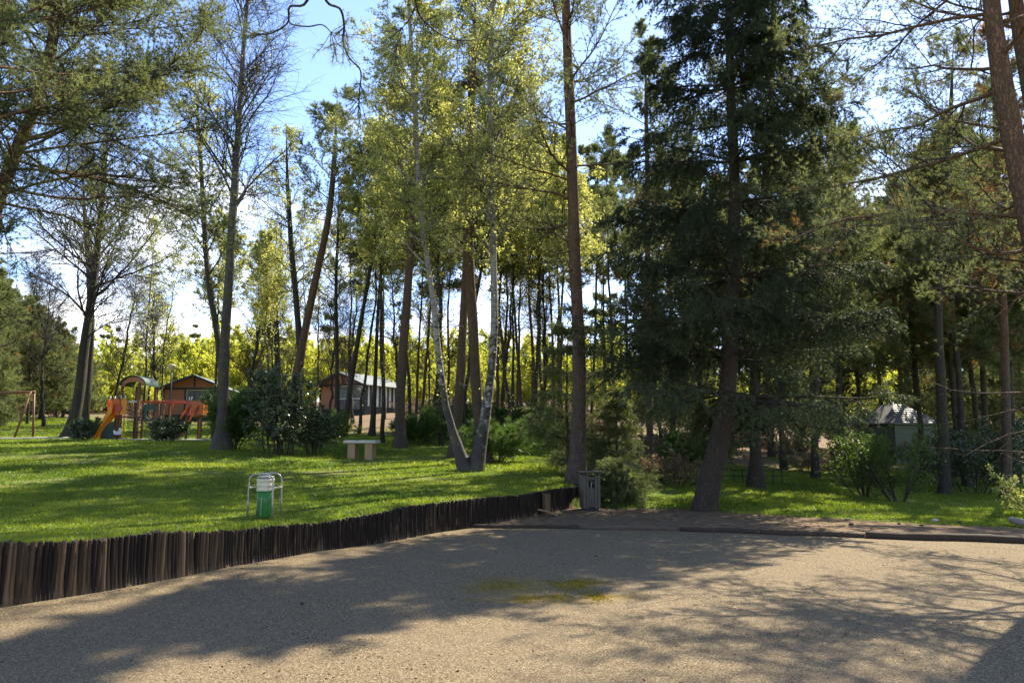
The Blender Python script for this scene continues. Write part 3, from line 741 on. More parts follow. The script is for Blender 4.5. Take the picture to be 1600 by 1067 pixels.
# bare spreading tree left of the playground
key_broad([(108, 685, 30), (120, 640, 21), (130, 560, 18), (140, 480, 15), (150, 410, 13), (158, 330, 9), (165, 250, 8), (172, 175, 3)], 36.3,
          'bare spreading tree with wide arching limbs left of the playground', 43, name='bare_tree', cat='bare tree', bark='dark_bark', crown=('shrub_leaf', 'twig'), t0=.30, nl=44, Ll=6.3, nleaf=1, leafy=.3, leaf=.06, sub=12, tw=9,
          ang=.95, droop=-.05, up=.12, trop=.035, twr=.006, subl=.5, twl=.55, kind='birch')
key_broad([(131, 668, 17), (137, 600, 15), (142, 500, 14), (139, 420, 11), (132, 330, 7), (128, 250, 3)], 41,
          'thinner bare tree standing close behind the bare spreading tree', 44, name='bare_tree', cat='bare tree', bark='dark_bark', crown=('shrub_leaf', 'twig'), t0=.4, nl=24, Ll=4.0, nleaf=0, sub=9, tw=7, ang=.7, twr=.006)
# leaning pair behind the holly
key_pine([(452, 668, 21), (462, 600, 18), (476, 520, 16), (497, 420, 14), (515, 330, 12), (522, 250, 9), (527, 150, 5)], 34,
         'pine leaning to the right, rising behind the dark holly bush', 51, t0=.62, nl=20, Ll=2.6, needle=(.13, .016, 10), sub=7, tw=5, dead=8)
key_broad([(468, 640, 13), (468, 540, 12), (462, 460, 11), (455, 380, 10), (450, 300, 8), (447, 200, 4)], 34.4,
          'upright leafy tree crossing the leaning pine behind the holly bush', 52, t0=.40, nl=34, Ll=2.8, leaf=.075, nleaf=9, sub=8, tw=6, leafy=.8, stemleaf=250, bark='dark_bark', name='young_tree', cat='tree')
key_broad([(432, 640, 12), (434, 560, 10), (431, 480, 9), (438, 400, 6), (440, 330, 3)], 50,
          'thin bare tree between the orange cabin and the striped cabin', 53, name='bare_tree', cat='bare tree', bark='dark_bark', crown=('shrub_leaf', 'twig'), t0=.35, nl=30, Ll=3.4, nleaf=1, leafy=.4, leaf=.1, sub=8, tw=6, ang=.8, twr=.008)
# slender trees in front of the striped cabin
key_broad([(528, 665, 11), (527, 600, 8), (526, 520, 7), (525, 440, 6), (528, 360, 5), (530, 280, 3)], 41,
          'slender dark tree just left of the striped cabin window', 54, name='bare_tree', cat='bare tree', bark='dark_bark', crown=('birch_leaf', 'twig'), t0=.4, nl=30, Ll=2.7, nleaf=2, leafy=.35, leaf=.1, sub=7, tw=6, ang=.8, twr=.007)
key_pine([(536, 668, 13), (547, 610, 10), (557, 545, 9), (568, 480, 8), (580, 410, 7), (592, 340, 6), (604, 250, 4)], 40,
         'slender pine leaning right across the striped cabin window', 55, t0=.6, nl=18, Ll=2.3, needle=(.14, .018, 9), sub=7, tw=5, dead=10, bark='dark_bark')
key_pine([(581, 668, 11), (586, 600, 8), (590, 500, 7), (598, 400, 6), (606, 320, 6), (612, 230, 3)], 41,
         'thin dark pine in front of the corner of the striped cabin', 56, t0=.62, nl=16, Ll=2.2, needle=(.14, .018, 9), sub=7, tw=5, dead=12, bark='dark_bark')
key_pine([(625, 700, 22), (625, 640, 18), (629, 560, 17), (635, 480, 16), (641, 390, 14), (646, 280, 11), (650, 150, 8), (652, 30, 3)], 31,
         'orange barked pine standing right of the striped cabin behind the stone table', 57, t0=.45, nl=28, Ll=2.6, needle=(.12, .014, 10), sub=7, tw=6, dead=10)
key_pine([(708, 712, 22), (716, 640, 18), (722, 540, 17), (727, 440, 15), (731, 330, 13), (733, 220, 10), (733, 60, 5)], 27,
         'upright pine seen between the two white birch stems, set back', 58, t0=.45, nl=28, Ll=2.5, needle=(.12, .013, 10), sub=7, tw=6, dead=8)
key_pine([(757, 722, 26), (749, 660, 22), (742, 560, 21), (737, 470, 19), (733, 380, 17), (735, 260, 14), (740, 110, 10), (745, -60, 4)], 25,
         'thick orange barked pine rising just behind the right birch stem', 59, t0=.42, nl=32, Ll=2.8, needle=(.11, .012, 11), sub=8, tw=6, dead=8)
# right of the spruce
key_pine([(1181, 762, 27), (1181, 720, 22), (1179, 640, 20), (1182, 520, 19), (1190, 380, 17), (1200, 220, 14), (1208, 60, 11), (1212, -160, 8), (1214, -360, 3)], 24,
         'straight pine trunk standing just right of the big spruce', 61, t0=.20, nl=60, Ll=3.5, needle=(.10, .013, 11), sub=9, tw=6, dead=4, dry=.10, bark='spruce_bark', vb=.05)
key_pine([(1274, 748, 15), (1273, 700, 12), (1275, 620, 11), (1282, 500, 10), (1290, 380, 9), (1296, 260, 6), (1300, 150, 3)], 28,
         'slim pine with a leaning foot behind the leafy shrubs', 62, t0=.30, nl=36, Ll=2.3, needle=(.12, .015, 10), sub=8, tw=6, dead=3, dry=.06, bark='dark_bark')
key_pine([(1018, 748, 15), (1016, 690, 13), (1014, 600, 12), (1012, 450, 12), (1012, 340, 10), (1010, 200, 8), (1008, 60, 4)], 26,
         'pine with a reddish stem half hidden behind the big spruce', 63, t0=.5, nl=26, Ll=2.6, needle=(.11, .013, 10), sub=7, tw=6, dead=6)
# two leaning pines at the right edge of the court
key_pine([(1668, 830, 50), (1655, 600, 47), (1628, 420, 44), (1600, 310, 41), (1578, 200, 39), (1560, 90, 36), (1546, -20, 32), (1528, -250, 27), (1510, -560, 18), (1500, -820, 6)], 11.0,
         'near leaning pine with a thick brown trunk at the right edge', 64, t0=.22, nl=46, Ll=3.3, needle=(.085, .0055, 12), sub=9, tw=6, dead=14, deadL=2.0, up=-.10, ang=1.25, dry=.06)
key_pine([(1740, 840, 42), (1705, 600, 38), (1665, 400, 36), (1635, 270, 33), (1610, 150, 31), (1590, 20, 28), (1568, -200, 24), (1550, -460, 15), (1545, -680, 5)], 13.0,
         'second leaning pine close behind the near one at the right edge', 65, t0=.22, nl=36, Ll=3.2, needle=(.09, .006, 12), sub=8, tw=6, dead=12, deadL=1.8, up=-.05, ang=1.3, dry=.10)
key_pine([(1790, 900, 36), (1800, 600, 34), (1800, 300, 30), (1795, 0, 26), (1790, -300, 18), (1785, -620, 5)], 13.5,  # extra pine added out of frame; its sparse crown breaks up sun on the gravel
         'pine added just outside the right edge to dapple the gravel with shade, its bare boughs reaching in', 68, t0=.50, nl=20, Ll=3.4, needle=(.09, .008, 11), sub=7, tw=5, dead=8, deadL=2.0)
# pine with a browning crown
key_pine([(1476, 778, 21), (1474, 700, 19), (1470, 600, 18), (1466, 500, 16), (1470, 400, 14), (1478, 300, 12), (1485, 180, 9), (1490, 60, 4)], 26,
         'pine with a straight grey trunk right of the small hut', 66, t0=.55, nl=22, Ll=2.5, needle=(.105, .011, 11), sub=6, tw=5, dead=6, bark='dark_bark', dry=.1)
key_pine([(1572, 790, 19), (1573, 700, 16), (1570, 560, 15), (1566, 440, 14), (1560, 300, 12), (1555, 160, 9), (1552, 20, 4)], 25,
         'pine with brownish drooping lower foliage near the right edge', 67, t0=.32, nl=26, Ll=2.7, needle=(.095, .011, 11), sub=9, tw=6, dead=3, bark='pine_bark', dry=.55)
# left foreground pines
key_pine([(-150, 850, 36), (-100, 600, 32), (-48, 430, 29), (0, 305, 26), (32, 220, 24), (56, 165, 22), (76, 90, 19), (92, 0, 16), (100, -140, 6)], 15.5,
         'left edge pine with a curved leaning trunk and broad green crown', 71, t0=.46, nl=72, Ll=4.0, needle=(.09, .008, 12), sub=12, tw=9, dead=18, deadL=2.0, up=.0, ang=1.3, vb=.0)
key_pine([(-160, 900, 40), (-110, 500, 36), (-60, 250, 32), (-20, 100, 28), (5, -10, 24), (30, -200, 12), (40, -330, 5)], 12.0,
         'pine leaning in from the left edge with an orange upper stem', 72, t0=.42, nl=44, Ll=3.2, needle=(.085, .008, 12), sub=10, tw=8, dead=10, deadL=1.6, ang=1.3)
# pines overhead: their boughs hang into the top of the picture
b = ground_pt(900, 1.0); b = np.array([4.6, .6, gz(4.6, .6)])
Q = smooth_path([[0, 0, -.1, .24], [-.1, .1, 3, .21], [-.35, .25, 7, .17], [-.5, .4, 11, .12], [-.5, .5, 15.5, .03]], 26)
P, R = Q[None, :, :3], Q[None, :, 3]
gt, gc = pine(P, R, RG(81), t0=.45, nl=26, Ll=3.0, needle=(.085, .004, 14), sub=7, tw=5, dead=0, up=-.05)
def bough(gt, gc, b, pix, Y0, Y1, w, seed, twigs):
    """one thin crooked bough given by its line in the picture, receding from Y0 to Y1, with tufts at listed twig lines"""
    r = RG(seed); n = len(pix)
    pts = [[*(pt(px, py, Y0+(Y1-Y0)*i/(n-1))-b), w*(1-.6*i/(n-1))] for i, (px, py) in enumerate(pix)]
    Q = smooth_path(pts, 6*n); V, F = tubes(Q[None, :, :3], Q[None, :, 3], 7, .12, seed); gt.add(V, F)
    PP = Q[None, :, :3]; t = np.array([twigs]); pos, T = along(PP, t)
    m = 7; pos = np.repeat(pos[0], m, 0); T = np.repeat(T[0], m, 0); d = norm(T+r.normal(size=T.shape)*.75)
    TP = curves(pos, d, r.uniform(.10, .24, len(pos)), 4, .0, .15, r); V, F = tubes(TP, np.full((len(TP), 4), .0028), 4); gc.add(V, F, 1)
    tt = np.broadcast_to(np.linspace(.5, 1, 3)[None], (len(TP), 3)); p2, T2 = along(TP, tt*.999)
    V, F = needles(p2.reshape(-1, 3), T2.reshape(-1, 3), .075, .0026, 14, .8, r); gc.add(V, F, 0, r.uniform(0, .4, len(F)), False)
bough(gt, gc, b, [(760, -260), (640, -120), (500, -55), (478, 5), (452, 12), (450, 35), (425, 52), (400, 55)], 4.2, 5.6, .012, 1, [.93, .99])
bough(gt, gc, b, [(640, -120), (500, -55), (512, 5), (532, 15), (538, 45), (536, 62), (545, 90), (563, 110), (562, 140), (560, 165)], 4.6, 5.6, .011, 2, [.62, .9, .97, .995])
bough(gt, gc, b, [(452, 20), (452, 35), (480, 42), (505, 40), (520, 55), (528, 70)], 5.2, 5.5, .007, 3, [.8, .99])
bough(gt, gc, b, [(760, -200), (650, -60), (652, 15), (670, 40), (700, 60), (745, 62), (770, 50)], 4.8, 6.2, .010, 4, [.55, .75, .9, .97, .995])
bough(gt, gc, b, [(652, 5), (640, 30), (625, 50), (618, 90)], 5.6, 5.9, .006, 5, [.5, .8, .97])
plant('pine_tree', b, gt, gc, 'dark_bark', PINE, 'thin crooked pine boughs with needle tufts hanging in at the top centre', 'pine tree')

# ---- copies: prototypes for the wood behind
def straight(H, r0, seed, bend=.5, k=20):
    r = RG(seed); z = np.linspace(-.15, H, k); x = np.cumsum(r.normal(size=k))*bend/k*1.2+np.sin(z/H*2.2+seed)*bend*.5; y = np.cumsum(r.normal(size=k))*bend/k*1.2
    x -= x[0]; y -= y[0]
    R = r0*np.clip(1-(np.clip(z, 0, None)/H)**1.15*.9, .08, 1); return np.stack([x, y, z], 1)[None], R[None]
protos = {}
def proto(key, maker, bark, crown, name, cat, group):
    gt, gc = maker(); protos[key] = [gt, gc, bark, crown, name, cat, group, None]
def put(key, px, Y, sc, label, rz=None, tilt=(0, 0), dx=0):
    e = protos[key]; gp = ground_pt(px, Y); loc = Vector(gp) - Vector((0, 0, .04))
    rz = random.uniform(0, 6.28) if rz is None else rz
    if e[7] is None:
        e[7] = plant(e[4], loc, e[0], e[1], e[2], e[3], label, e[5], e[6]); o = e[7]
        o.rotation_euler = (tilt[0], tilt[1], rz); o.scale = sc if isinstance(sc, tuple) else (sc,)*3
        e[7]['label'] = label; return o
    return copy_thing(e[7], loc, rz, sc, label, tilt)
for i in range(3):
    P, R = straight(17, .105, 100+i)
    proto(f'pineA{i}', lambda P=P, R=R, i=i: pine(P, R, RG(200+i), t0=.52, nl=26, Ll=2.5, needle=(.15, .024, 9), sub=7, tw=5, dead=16, sides=9, tuft=3), 'pine_bark', PINE, 'pine_tree', 'pine tree', 'slender pines in the wood behind the lawn')
for i in range(2):
    P, R = straight(14, .075, 120+i, 1.0)
    proto(f'thin{i}', lambda P=P, R=R, i=i: broadleaf(P, R, RG(220+i), t0=.38, nl=26, Ll=2.4, leaf=.12, nleaf=4, sub=7, tw=5, ang=.7, leafy=.7, sides=8, twr=.006, stemleaf=150), 'dark_bark', BIRCH, 'young_birch', 'birch tree', 'thin young birches in the wood behind the lawn')
for i in range(2):
    P, R = straight(15, .10, 130+i, 1.0)
    proto(f'leafy{i}', lambda P=P, R=R, i=i: broadleaf(P, R, RG(230+i), t0=.52, nl=46, Ll=3.1, leaf=.11, nleaf=13, sub=8, tw=6, ang=.85, leafy=.85, sides=8, twr=.005, stemleaf=250), 'dark_bark', BIRCH, 'leafy_birch', 'birch tree', 'leafy birches filling the middle of the wood')
for i in range(3):
    P, R = straight(15, .155, 140+i, .4)
    proto(f'dens{i}', lambda P=P, R=R, i=i: pine(P, R, RG(240+i), t0=.33, nl=54, Ll=3.4, needle=(.16, .026, 9), sub=8, tw=5, dead=10, sides=9, dry=(.02, .05, .3)[i], tuft=3), 'dark_bark', PINE, 'dense_pine', 'pine tree', 'dense pines of the wood on the right')
def bare_proto(i):
    P, R = straight((10, 12, 9)[i], (.11, .12, .09)[i], 180+i, 1.2)
    proto(f'bare{i}', lambda P=P, R=R, i=i: broadleaf(P, R, RG(280+i), t0=.22, nl=34, Ll=3.0, leaf=.09, nleaf=1, sub=10, tw=8, ang=.75, leafy=.5, sides=8, twr=.006, subl=.5, twl=.6), 'dark_bark', ('shrub_leaf', 'twig'), 'bare_tree', 'bare tree', 'bare twiggy trees at the edge of the park')
for i in range(3): bare_proto(i)
ORD = ['first', 'second', 'third', 'fourth', 'fifth', 'sixth', 'seventh', 'eighth', 'ninth', 'tenth', 'eleventh', 'twelfth', 'thirteenth', 'fourteenth', 'fifteenth', 'sixteenth', 'seventeenth', 'eighteenth',
       'nineteenth', 'twentieth', 'twenty-first', 'twenty-second', 'twenty-third', 'twenty-fourth', 'twenty-fifth', 'twenty-sixth']
# slender trunks in the wood behind the birches
wood = [(648, 46, 'pineA0', .85), (658, 43, 'pineA1', .9), (672, 52, 'thin0', 1.0), (683, 45, 'pineA2', .95), (700, 50, 'pineA1', .95), (775, 40, 'pineA0', .95), (786, 47, 'pineA1', 1), (796, 38, 'thin1', 1.05),
        (806, 52, 'pineA2', 1.0), (816, 43, 'pineA0', .98), (826, 55, 'thin0', 1.15), (836, 40, 'pineA1', .98), (846, 49, 'pineA2', 1.02), (857, 44, 'thin1', 1.1), (868, 52, 'pineA0', 1.05), (880, 41, 'pineA2', .95),
        (925, 44, 'pineA1', 1.0), (945, 50, 'pineA0', 1.05), (965, 40, 'pineA2', .95), (985, 47, 'pineA1', 1.05)]
np_, nb_ = 0, 0
for px, Y, kd, sc in wood:
    if kd.startswith('thin'): lab = f'thin young birch in the wood behind the twin birches, {ORD[nb_]} from the left'; nb_ += 1
    else: lab = f'slender pine in the wood behind the twin birches, {ORD[np_]} from the left'; np_ += 1
    put(kd, px, Y, sc, lab, tilt=(0, random.uniform(-.03, .07)))
# wood on the right
rw = [(1052, 40, 'dens0', 1.0), (1095, 44, 'dens1', 1.05), (1140, 38, 'dens2', .9), (1205, 37, 'dens0', .95), (1250, 44, 'dens1', 1.1), (1312, 45, 'dens0', 1.0), (1345, 50, 'dens1', 1.0), (1382, 52, 'dens0', 1.05),
      (1412, 52, 'dens2', 1.1), (1440, 36, 'dens0', .9), (1497, 33, 'dens1', .95), (1512, 29, 'dens2', .92), (1530, 38, 'dens0', 1.0), (1547, 35, 'dens1', .95), (1590, 31, 'dens0', .95), (1614, 35, 'dens2', 1.0),
      (1225, 31, 'dens1', .8), (1318, 32, 'dens0', .85), (1275, 35, 'dens0', .95), (1435, 44, 'dens1', 1.1)]
rw.sort()
for i, (px, Y, kd, sc) in enumerate(rw):
    put(kd, px, Y, sc, f'dense dark pine in the wood right of the tall spruce, {ORD[i]} from the left', tilt=(0, random.uniform(-.03, .03)))
# left wood: green conifers by the swing
for px, Y, kd, sc, lab in [(-70, 34, 'dens0', .62, ''), (-20, 42, 'dens1', .60, 'first from the left edge'), (42, 52, 'dens0', .55, 'second from the left edge'), (-150, 28, 'dens1', .75, ''), (88, 60, 'dens1', .5, 'third from the left edge')]:
    put(kd, px, Y, sc, f'dark clear stemmed pine beyond the swing frame, {lab}' if lab else ('pine just outside the left edge, nearest to the court' if px == -150 else 'pine just outside the left edge, level with the swing frame'))
# trees with light foliage across the middle left
cnt = {'t': 0, 'p': 0}
for px, Y, kd, sc in sorted([(222, 48, 'thin0', .95), (410, 52, 'thin1', 1.0), (490, 55, 'thin0', 1.05), (470, 50, 'thin1', 1.0), (230, 62, 'thin1', 1.0), (600, 58, 'pineA1', 1.05), (545, 60, 'pineA2', 1.1), (395, 66, 'thin0', 1.15), (248, 52, 'thin1', .9), (422, 44, 'thin0', .85)]):
    q_ = 't' if kd.startswith('thin') else 'p'; cnt[q_] += 1
    put(kd, px, Y, sc, f'thin light leaved birch standing about the two cabins, {ORD[cnt[q_]-1]} from the left' if q_ == 't' else f'slim pine behind the striped cabin, {ORD[cnt[q_]-1]} from the left', tilt=(0, random.uniform(-.04, .05)))
for i, (px, Y, kd, sc) in enumerate(sorted([(598, 34, 'leafy0', .95), (642, 38, 'leafy1', 1.0), (690, 33, 'leafy0', .95), (722, 37, 'leafy1', 1.05), (800, 34, 'leafy1', .95), (838, 37, 'leafy0', 1.0), (560, 43, 'leafy1', .95), (872, 34, 'leafy0', .9), (333, 38, 'leafy0', .74), (420, 40, 'leafy1', .72)])):
    put(kd, px, Y, sc, f'leafy yellow green birch of the middle wood behind the lawn, {ORD[i]} from the left', tilt=(0, random.uniform(-.04, .04)))

for i, (px, Y, kd, sc) in enumerate(sorted([(68, 50, 'bare0', 1.0), (182, 52, 'bare1', .95), (243, 56, 'bare0', 1.05), (388, 50, 'bare1', .9), (408, 60, 'bare2', 1.2), (505, 47, 'bare2', 1.0), (552, 54, 'bare0', 1.1), (618, 50, 'bare1', 1.0), (665, 47, 'bare2', 1.1), (20, 60, 'bare1', 1.1), (845, 42, 'bare0', 1.0), (790, 46, 'bare1', 1.0)])):
    put(kd, px, Y, sc, f'bare twiggy tree beyond the lawn, {ORD[i]} of them from the left')
for i in range(2):
    P, R = straight(8, .12, 170+i, .5)
    proto(f'low{i}', lambda P=P, R=R, i=i: pine(P, R, RG(270+i), t0=.07, nl=60, Ll=2.3, needle=(.15, .022, 8), sub=7, tw=4, dead=0, sides=8, tuft=3, dry=.04), 'dark_bark', PINE, 'young_pine', 'pine tree', 'low dense young pines in the park')
for i, (px, Y, kd, sc) in enumerate(sorted([(-60, 46, 'low0', 1.1), (-15, 50, 'low1', 1.15), (22, 55, 'low0', 1.1), (62, 58, 'low1', 1.0), (98, 62, 'low0', .85), (-30, 40, 'low1', .75), (130, 66, 'low1', .75)])):
    put(kd, px, Y, sc, f'young dense pine of the clump behind the swing frame, {ORD[i]} from the left')

for i, (px, Y, kd, sc) in enumerate([(1035, 42, 'low0', .9), (1085, 50, 'low1', 1.0), (1190, 48, 'low0', 1.0), (1245, 52, 'low1', 1.05), (1320, 50, 'low1', 1.0), (1455, 50, 'low0', 1.05), (1505, 44, 'low1', .95), (1560, 48, 'low0', 1.1), (1610, 42, 'low1', 1.0)]):
    put(kd, px, Y, sc, f'young dense pine in the shade of the right hand wood, {ORD[i]} from the left')

# ---- far thicket and far pines: one mass each
def mass(name, protos_, places, mats, label, cat):
    g = Geo(); r = RG(5)
    for px, Y, sc in places:
        q = protos_[int(r.integers(len(protos_)))]; a = r.uniform(0, 6.28); c, s = math.cos(a)*sc, math.sin(a)*sc
        Mx = np.array([[c, -s, 0], [s, c, 0], [0, 0, sc*r.uniform(.85, 1.15)]]); gp = ground_pt(px, Y)
        g.merge(q, Mx, gp, r.uniform(-.15, .15))
    tag(link(name, g.mesh(name, mats)), label, cat, kind='stuff')
def combo(gt, gc, shift):
    g = Geo(); g.merge(gc)
    for V in gt.v: pass
    off = g.n; g.v += gt.v
    for F, m, va, sm in gt.f: g.f.append((F+off, shift, va, sm))
    g.n += gt.n; return g
th = []
for i in range(3):
    gt, gc = bush(RG(300+i), H=7.0, W=6.5, stems=12, sub=11, tw=8, leaf=.19, nleaf=18, lean=.75, stemr=.06, base=1.4)
    th.append(combo(gt, gc, 1))
rr = RG(77)
pl = [(px+rr.uniform(-12, 12), rr.uniform(80, 96), rr.uniform(.85, 1.3)) for px in range(-120, 1040, 30)] + [(px+rr.uniform(-12, 12), rr.uniform(72, 80), rr.uniform(.45, .7)) for px in range(-100, 1000, 44)] \
    + [(px+rr.uniform(-15, 15), rr.uniform(74, 92), rr.uniform(.7, 1.0)) for px in range(1040, 1760, 40)]
mass('thicket', th, pl, [M['thicket_leaf'], M['twig']], 'bright yellow green thicket of young trees along the far edge of the park', 'thicket')
fp = []
for i in range(2):
    P, R = straight(13, .2, 160+i, .3)
    gt, gc = spruce(P, R, RG(260+i), t0=.1, nl=60, Ll=3.2, needle=(.34, .07, 5), sub=6, tw=3, sides=6, tuft=3); fp.append(combo(gt, gc, 1))
pl = [(px+rr.uniform(-16, 16), rr.uniform(100, 130), rr.uniform(.6, 1.0)) for px in range(-150, 900, 42)] + [(px+rr.uniform(-16, 16), rr.uniform(92, 120), rr.uniform(.8, 1.4)) for px in range(900, 1800, 34)]
mass('far_wood', fp, pl, [M['pine_leaf'], M['twig']], 'dark conifer wood on the skyline beyond the yellow green thicket', 'wood')

# ---- bushes
def put_bush(px, Y, g2, mats, label, cat, name, group=None, rz=0):
    b = ground_pt(px, Y); return plant(name, b, g2[0], g2[1], 'twig', mats, label, cat, group, 'stems', 'foliage')
HL = ('holly_leaf', 'twig')
put_bush(437, 25.5, bush(RG(1), H=2.7, W=.6, stems=22, sub=10, tw=7, leaf=.075, nleaf=14, base=.5, stemr=.02), HL, 'large dark glossy holly bush in the middle of the lawn', 'holly bush', 'holly_bush')
put_bush(492, 26.5, bush(RG(2), H=1.6, W=.5, stems=16, sub=9, tw=6, leaf=.07, nleaf=12, base=.3), HL, 'smaller dark holly bush touching the right side of the large one', 'holly bush', 'holly_bush')
put_bush(259, 32.5, bush(RG(3), H=1.0, W=.6, stems=18, sub=9, tw=6, leaf=.075, nleaf=12, base=.3, lean=.6), ('holly_leaf', 'twig'), 'rounded dark laurel bush in front of the climbing net', 'bush', 'laurel_bush')
put_bush(132, 34, bush(RG(4), H=.95, W=.5, stems=16, sub=9, tw=6, leaf=.07, nleaf=11, base=.3, lean=.6), ('holly_leaf', 'twig'), 'dark green bush in front of the foot of the orange slide', 'bush', 'laurel_bush')
br = bush(RG(5), H=1.9, W=1.2, stems=34, sub=12, tw=5, nleaf=3, blades=True, trop=.06, base=.22, stemr=.008, nd=(.22, .012, 6))
put_bush(363, 26.6, br, ('broom_leaf', 'twig'), 'upright green broom bush beside the thick birch trunk', 'broom bush', 'broom_bush')
br2 = bush(RG(6), H=1.35, W=1.5, stems=26, sub=10, tw=5, nleaf=3, blades=True, trop=.03, base=.2, stemr=.008, lean=.9, nd=(.2, .014, 6))
proto_b = put_bush(776, 25.5, br2, ('broom_leaf', 'twig'), 'green broom bush right of the twin birches', 'broom bush', 'broom_bush', 'low broom bushes at the edge of the wood')
for (px, Y, sc, lab) in [(648, 33, 1.0, 'broom bush right of the orange barked pine behind the table'), (700, 38, 1.2, 'broom bush seen between the birch stems'), (820, 40, 1.3, 'broom bush at the foot of the slender trunks'), (745, 40, 1.1, 'broom bush in the shade behind the twin birches'),
                         (505, 34, 1.0, 'broom bush behind the smaller holly'), (1090, 30, 1.1, 'broom bush left of the leaning spruce trunk'), (865, 33, 1.0, 'broom bush left of the straight pine')]:
    copy_thing(proto_b, Vector(ground_pt(px, Y)), random.uniform(0, 6), sc, lab)
dr = bush(RG(7), H=1.1, W=1.6, stems=22, sub=9, tw=6, leaf=.06, nleaf=4, base=.5, lean=1.0)
pd = put_bush(1055, 24, dr, ('dry_leaf', 'twig'), 'russet dry bush left of the leaning spruce trunk', 'dry bush', 'dry_bush', 'russet undergrowth in the wood')
for i, (px, Y, sc) in enumerate([(1040, 32, 1.2), (840, 36, 1.2), (770, 48, 1.5), (800, 44, 1.3), (690, 52, 1.5), (650, 60, 1.4), (385, 62, 1.6), (230, 66, 1.5), (80, 64, 1.6), (1235, 40, 1.3), (1300, 33, 1.0), (1265, 30.5, .8), (900, 48, 1.6), (950, 38, 1.3), (720, 60, 1.6), (860, 56, 1.7), (1400, 40, 1.3), (1130, 38, 1.2), (30, 62, 1.5), (440, 66, 1.5)]):
    copy_thing(pd, Vector(ground_pt(px, Y)), random.uniform(0, 6), sc, f'russet dry bush in the undergrowth of the wood, {ORD[(sorted([1040,840,770,800,690,650,385,230,80,1235,1300,1265,900,950,720,860,1400,1130,30,440]).index(px))]} from the left')
sh = bush(RG(8), H=2.3, W=2.3, stems=12, sub=10, tw=7, leaf=.055, nleaf=8, base=.22, lean=.8, stemr=.02)
ps = put_bush(1405, 21.5, sh, ('shrub_leaf', 'twig'), 'many stemmed leafy shrub in front of the small hut', 'shrub', 'leafy_shrub', 'leafy shrubs on the right lawn')
copy_thing(ps, Vector(ground_pt(1350, 23)), 2.1, .95, 'many stemmed leafy shrub left of the small hut')
copy_thing(ps, Vector(ground_pt(1330, 26)), 4.1, .9, 'leafy shrub standing close behind the left one by the hut')
sb = bush(RG(9), H=1.2, W=.9, stems=14, sub=8, tw=6, leaf=.07, nleaf=6, base=.4, lean=1.0, stemr=.012)
put_bush(1640, 18.4, sb, ('birch_leaf', 'twig'), 'pale green leafy bush cut off by the right edge', 'bush', 'leafy_bush')
iv = bush(RG(10), H=2.2, W=1.8, stems=18, sub=9, tw=6, leaf=.08, nleaf=11, base=.6, lean=.8)
pi_ = put_bush(1520, 26.8, iv, ('holly_leaf', 'twig'), 'dark evergreen bush between the right hand trunks', 'bush', 'evergreen_bush', 'dark evergreen bushes under the right wood')
for (px, Y, sc, lab) in [(1462, 29, .8, 'dark evergreen bush at the foot of the grey pine trunk'), (1560, 30, 1.2, 'dark evergreen bush behind the right hand trunks'), (690, 45, .8, 'dark evergreen bush behind the left birch stem')]:
    copy_thing(pi_, Vector(ground_pt(px, Y)), random.uniform(0, 6), sc, lab)
# small firs at the foot of the straight pine
for i, (px, Y, H, Ll, lab) in enumerate([(888, 22.0, 4.8, 1.5, 'young fir growing against the straight pine trunk'), (956, 19.8, 1.0, 1.0, 'low spreading young fir right of the slatted litter bin'), (964, 22.5, 2.8, 1.2, 'young fir behind the slatted litter bin'), (925, 24, 5.2, 1.8, 'taller young fir set back behind the litter bin')]):
    P, R = straight(H, .05, 400+i, .1)
    gt, gc = spruce(P, R, RG(400+i), t0=.05, nl=60, Ll=Ll, needle=(.075, .011, 9), sub=9, tw=4, sides=7, droop=-.02, hang=-.04, flare=1.1)
    plant('young_fir', ground_pt(px, Y), gt, gc, 'spruce_bark', ('fir_leaf', 'twig'), lab, 'young fir', 'young firs at the end of the palisade')
# pale foliage seedlings are left to the grass

# ---- grass
def grass():
    r = RG(90); g = Geo()
    n = 900000
    Yv = 6.5*np.exp(r.uniform(0, 1, n)**.85*math.log(60/6.5)); Xv = (r.uniform(-80, 1680, n)-800)/FPX*Yv
    u = Xv-xp(Yv); k = yk(Xv)
    ok = (u < -.07) | ((u > .3) & (Yv > k+.5))
    ok &= r.uniform(0, 1, n) > litter_mask(Xv, Yv)*1.15 + .25*(fbm(Xv, Yv, 2.5, 9) > .45)
    # drop the ones in the lawn that stand beyond the picture's need
    Xv, Yv = Xv[ok], Yv[ok]; m = len(Xv); Z = terrain(Xv, Yv)
    print('blades', m)
    tall = 1+.6*(fbm(Xv, Yv, 1.7, 12) > .35) + 1.3*np.exp(-np.clip(-(Xv-xp(Yv)), 0, 5)/.25)*(Yv < 18.7)*(Xv < xp(Yv))
    h = (.022+.0009*Yv)*tall*r.uniform(.5, 1.4, m); w = (.0022+.00062*Yv)*r.uniform(.6, 1.3, m)
    a = r.uniform(0, 6.28, m); ln = r.normal(size=(m, 2))*.55
    b = np.stack([Xv, Yv, Z-.006], 1); side = np.stack([np.cos(a), np.sin(a), 0*a], 1)*w[:, None]/1
    tip = b+np.stack([ln[:, 0]*h, ln[:, 1]*h, h], 1)
    V = np.stack([b-side, b+side, tip], 1).reshape(-1, 3)
    va = np.clip(.5+.35*fbm(Xv, Yv, 1.1, 15)+r.normal(size=m)*.22, 0, 1)
    g.add(V, np.arange(m*3).reshape(-1, 3), 0, va, False); return g
M['grass'] = leafmat('grass_blade', (0.075, 0.125, 0.014), (0.215, 0.26, 0.030), (1.5, 1.5, .8), .45, .5, .3)
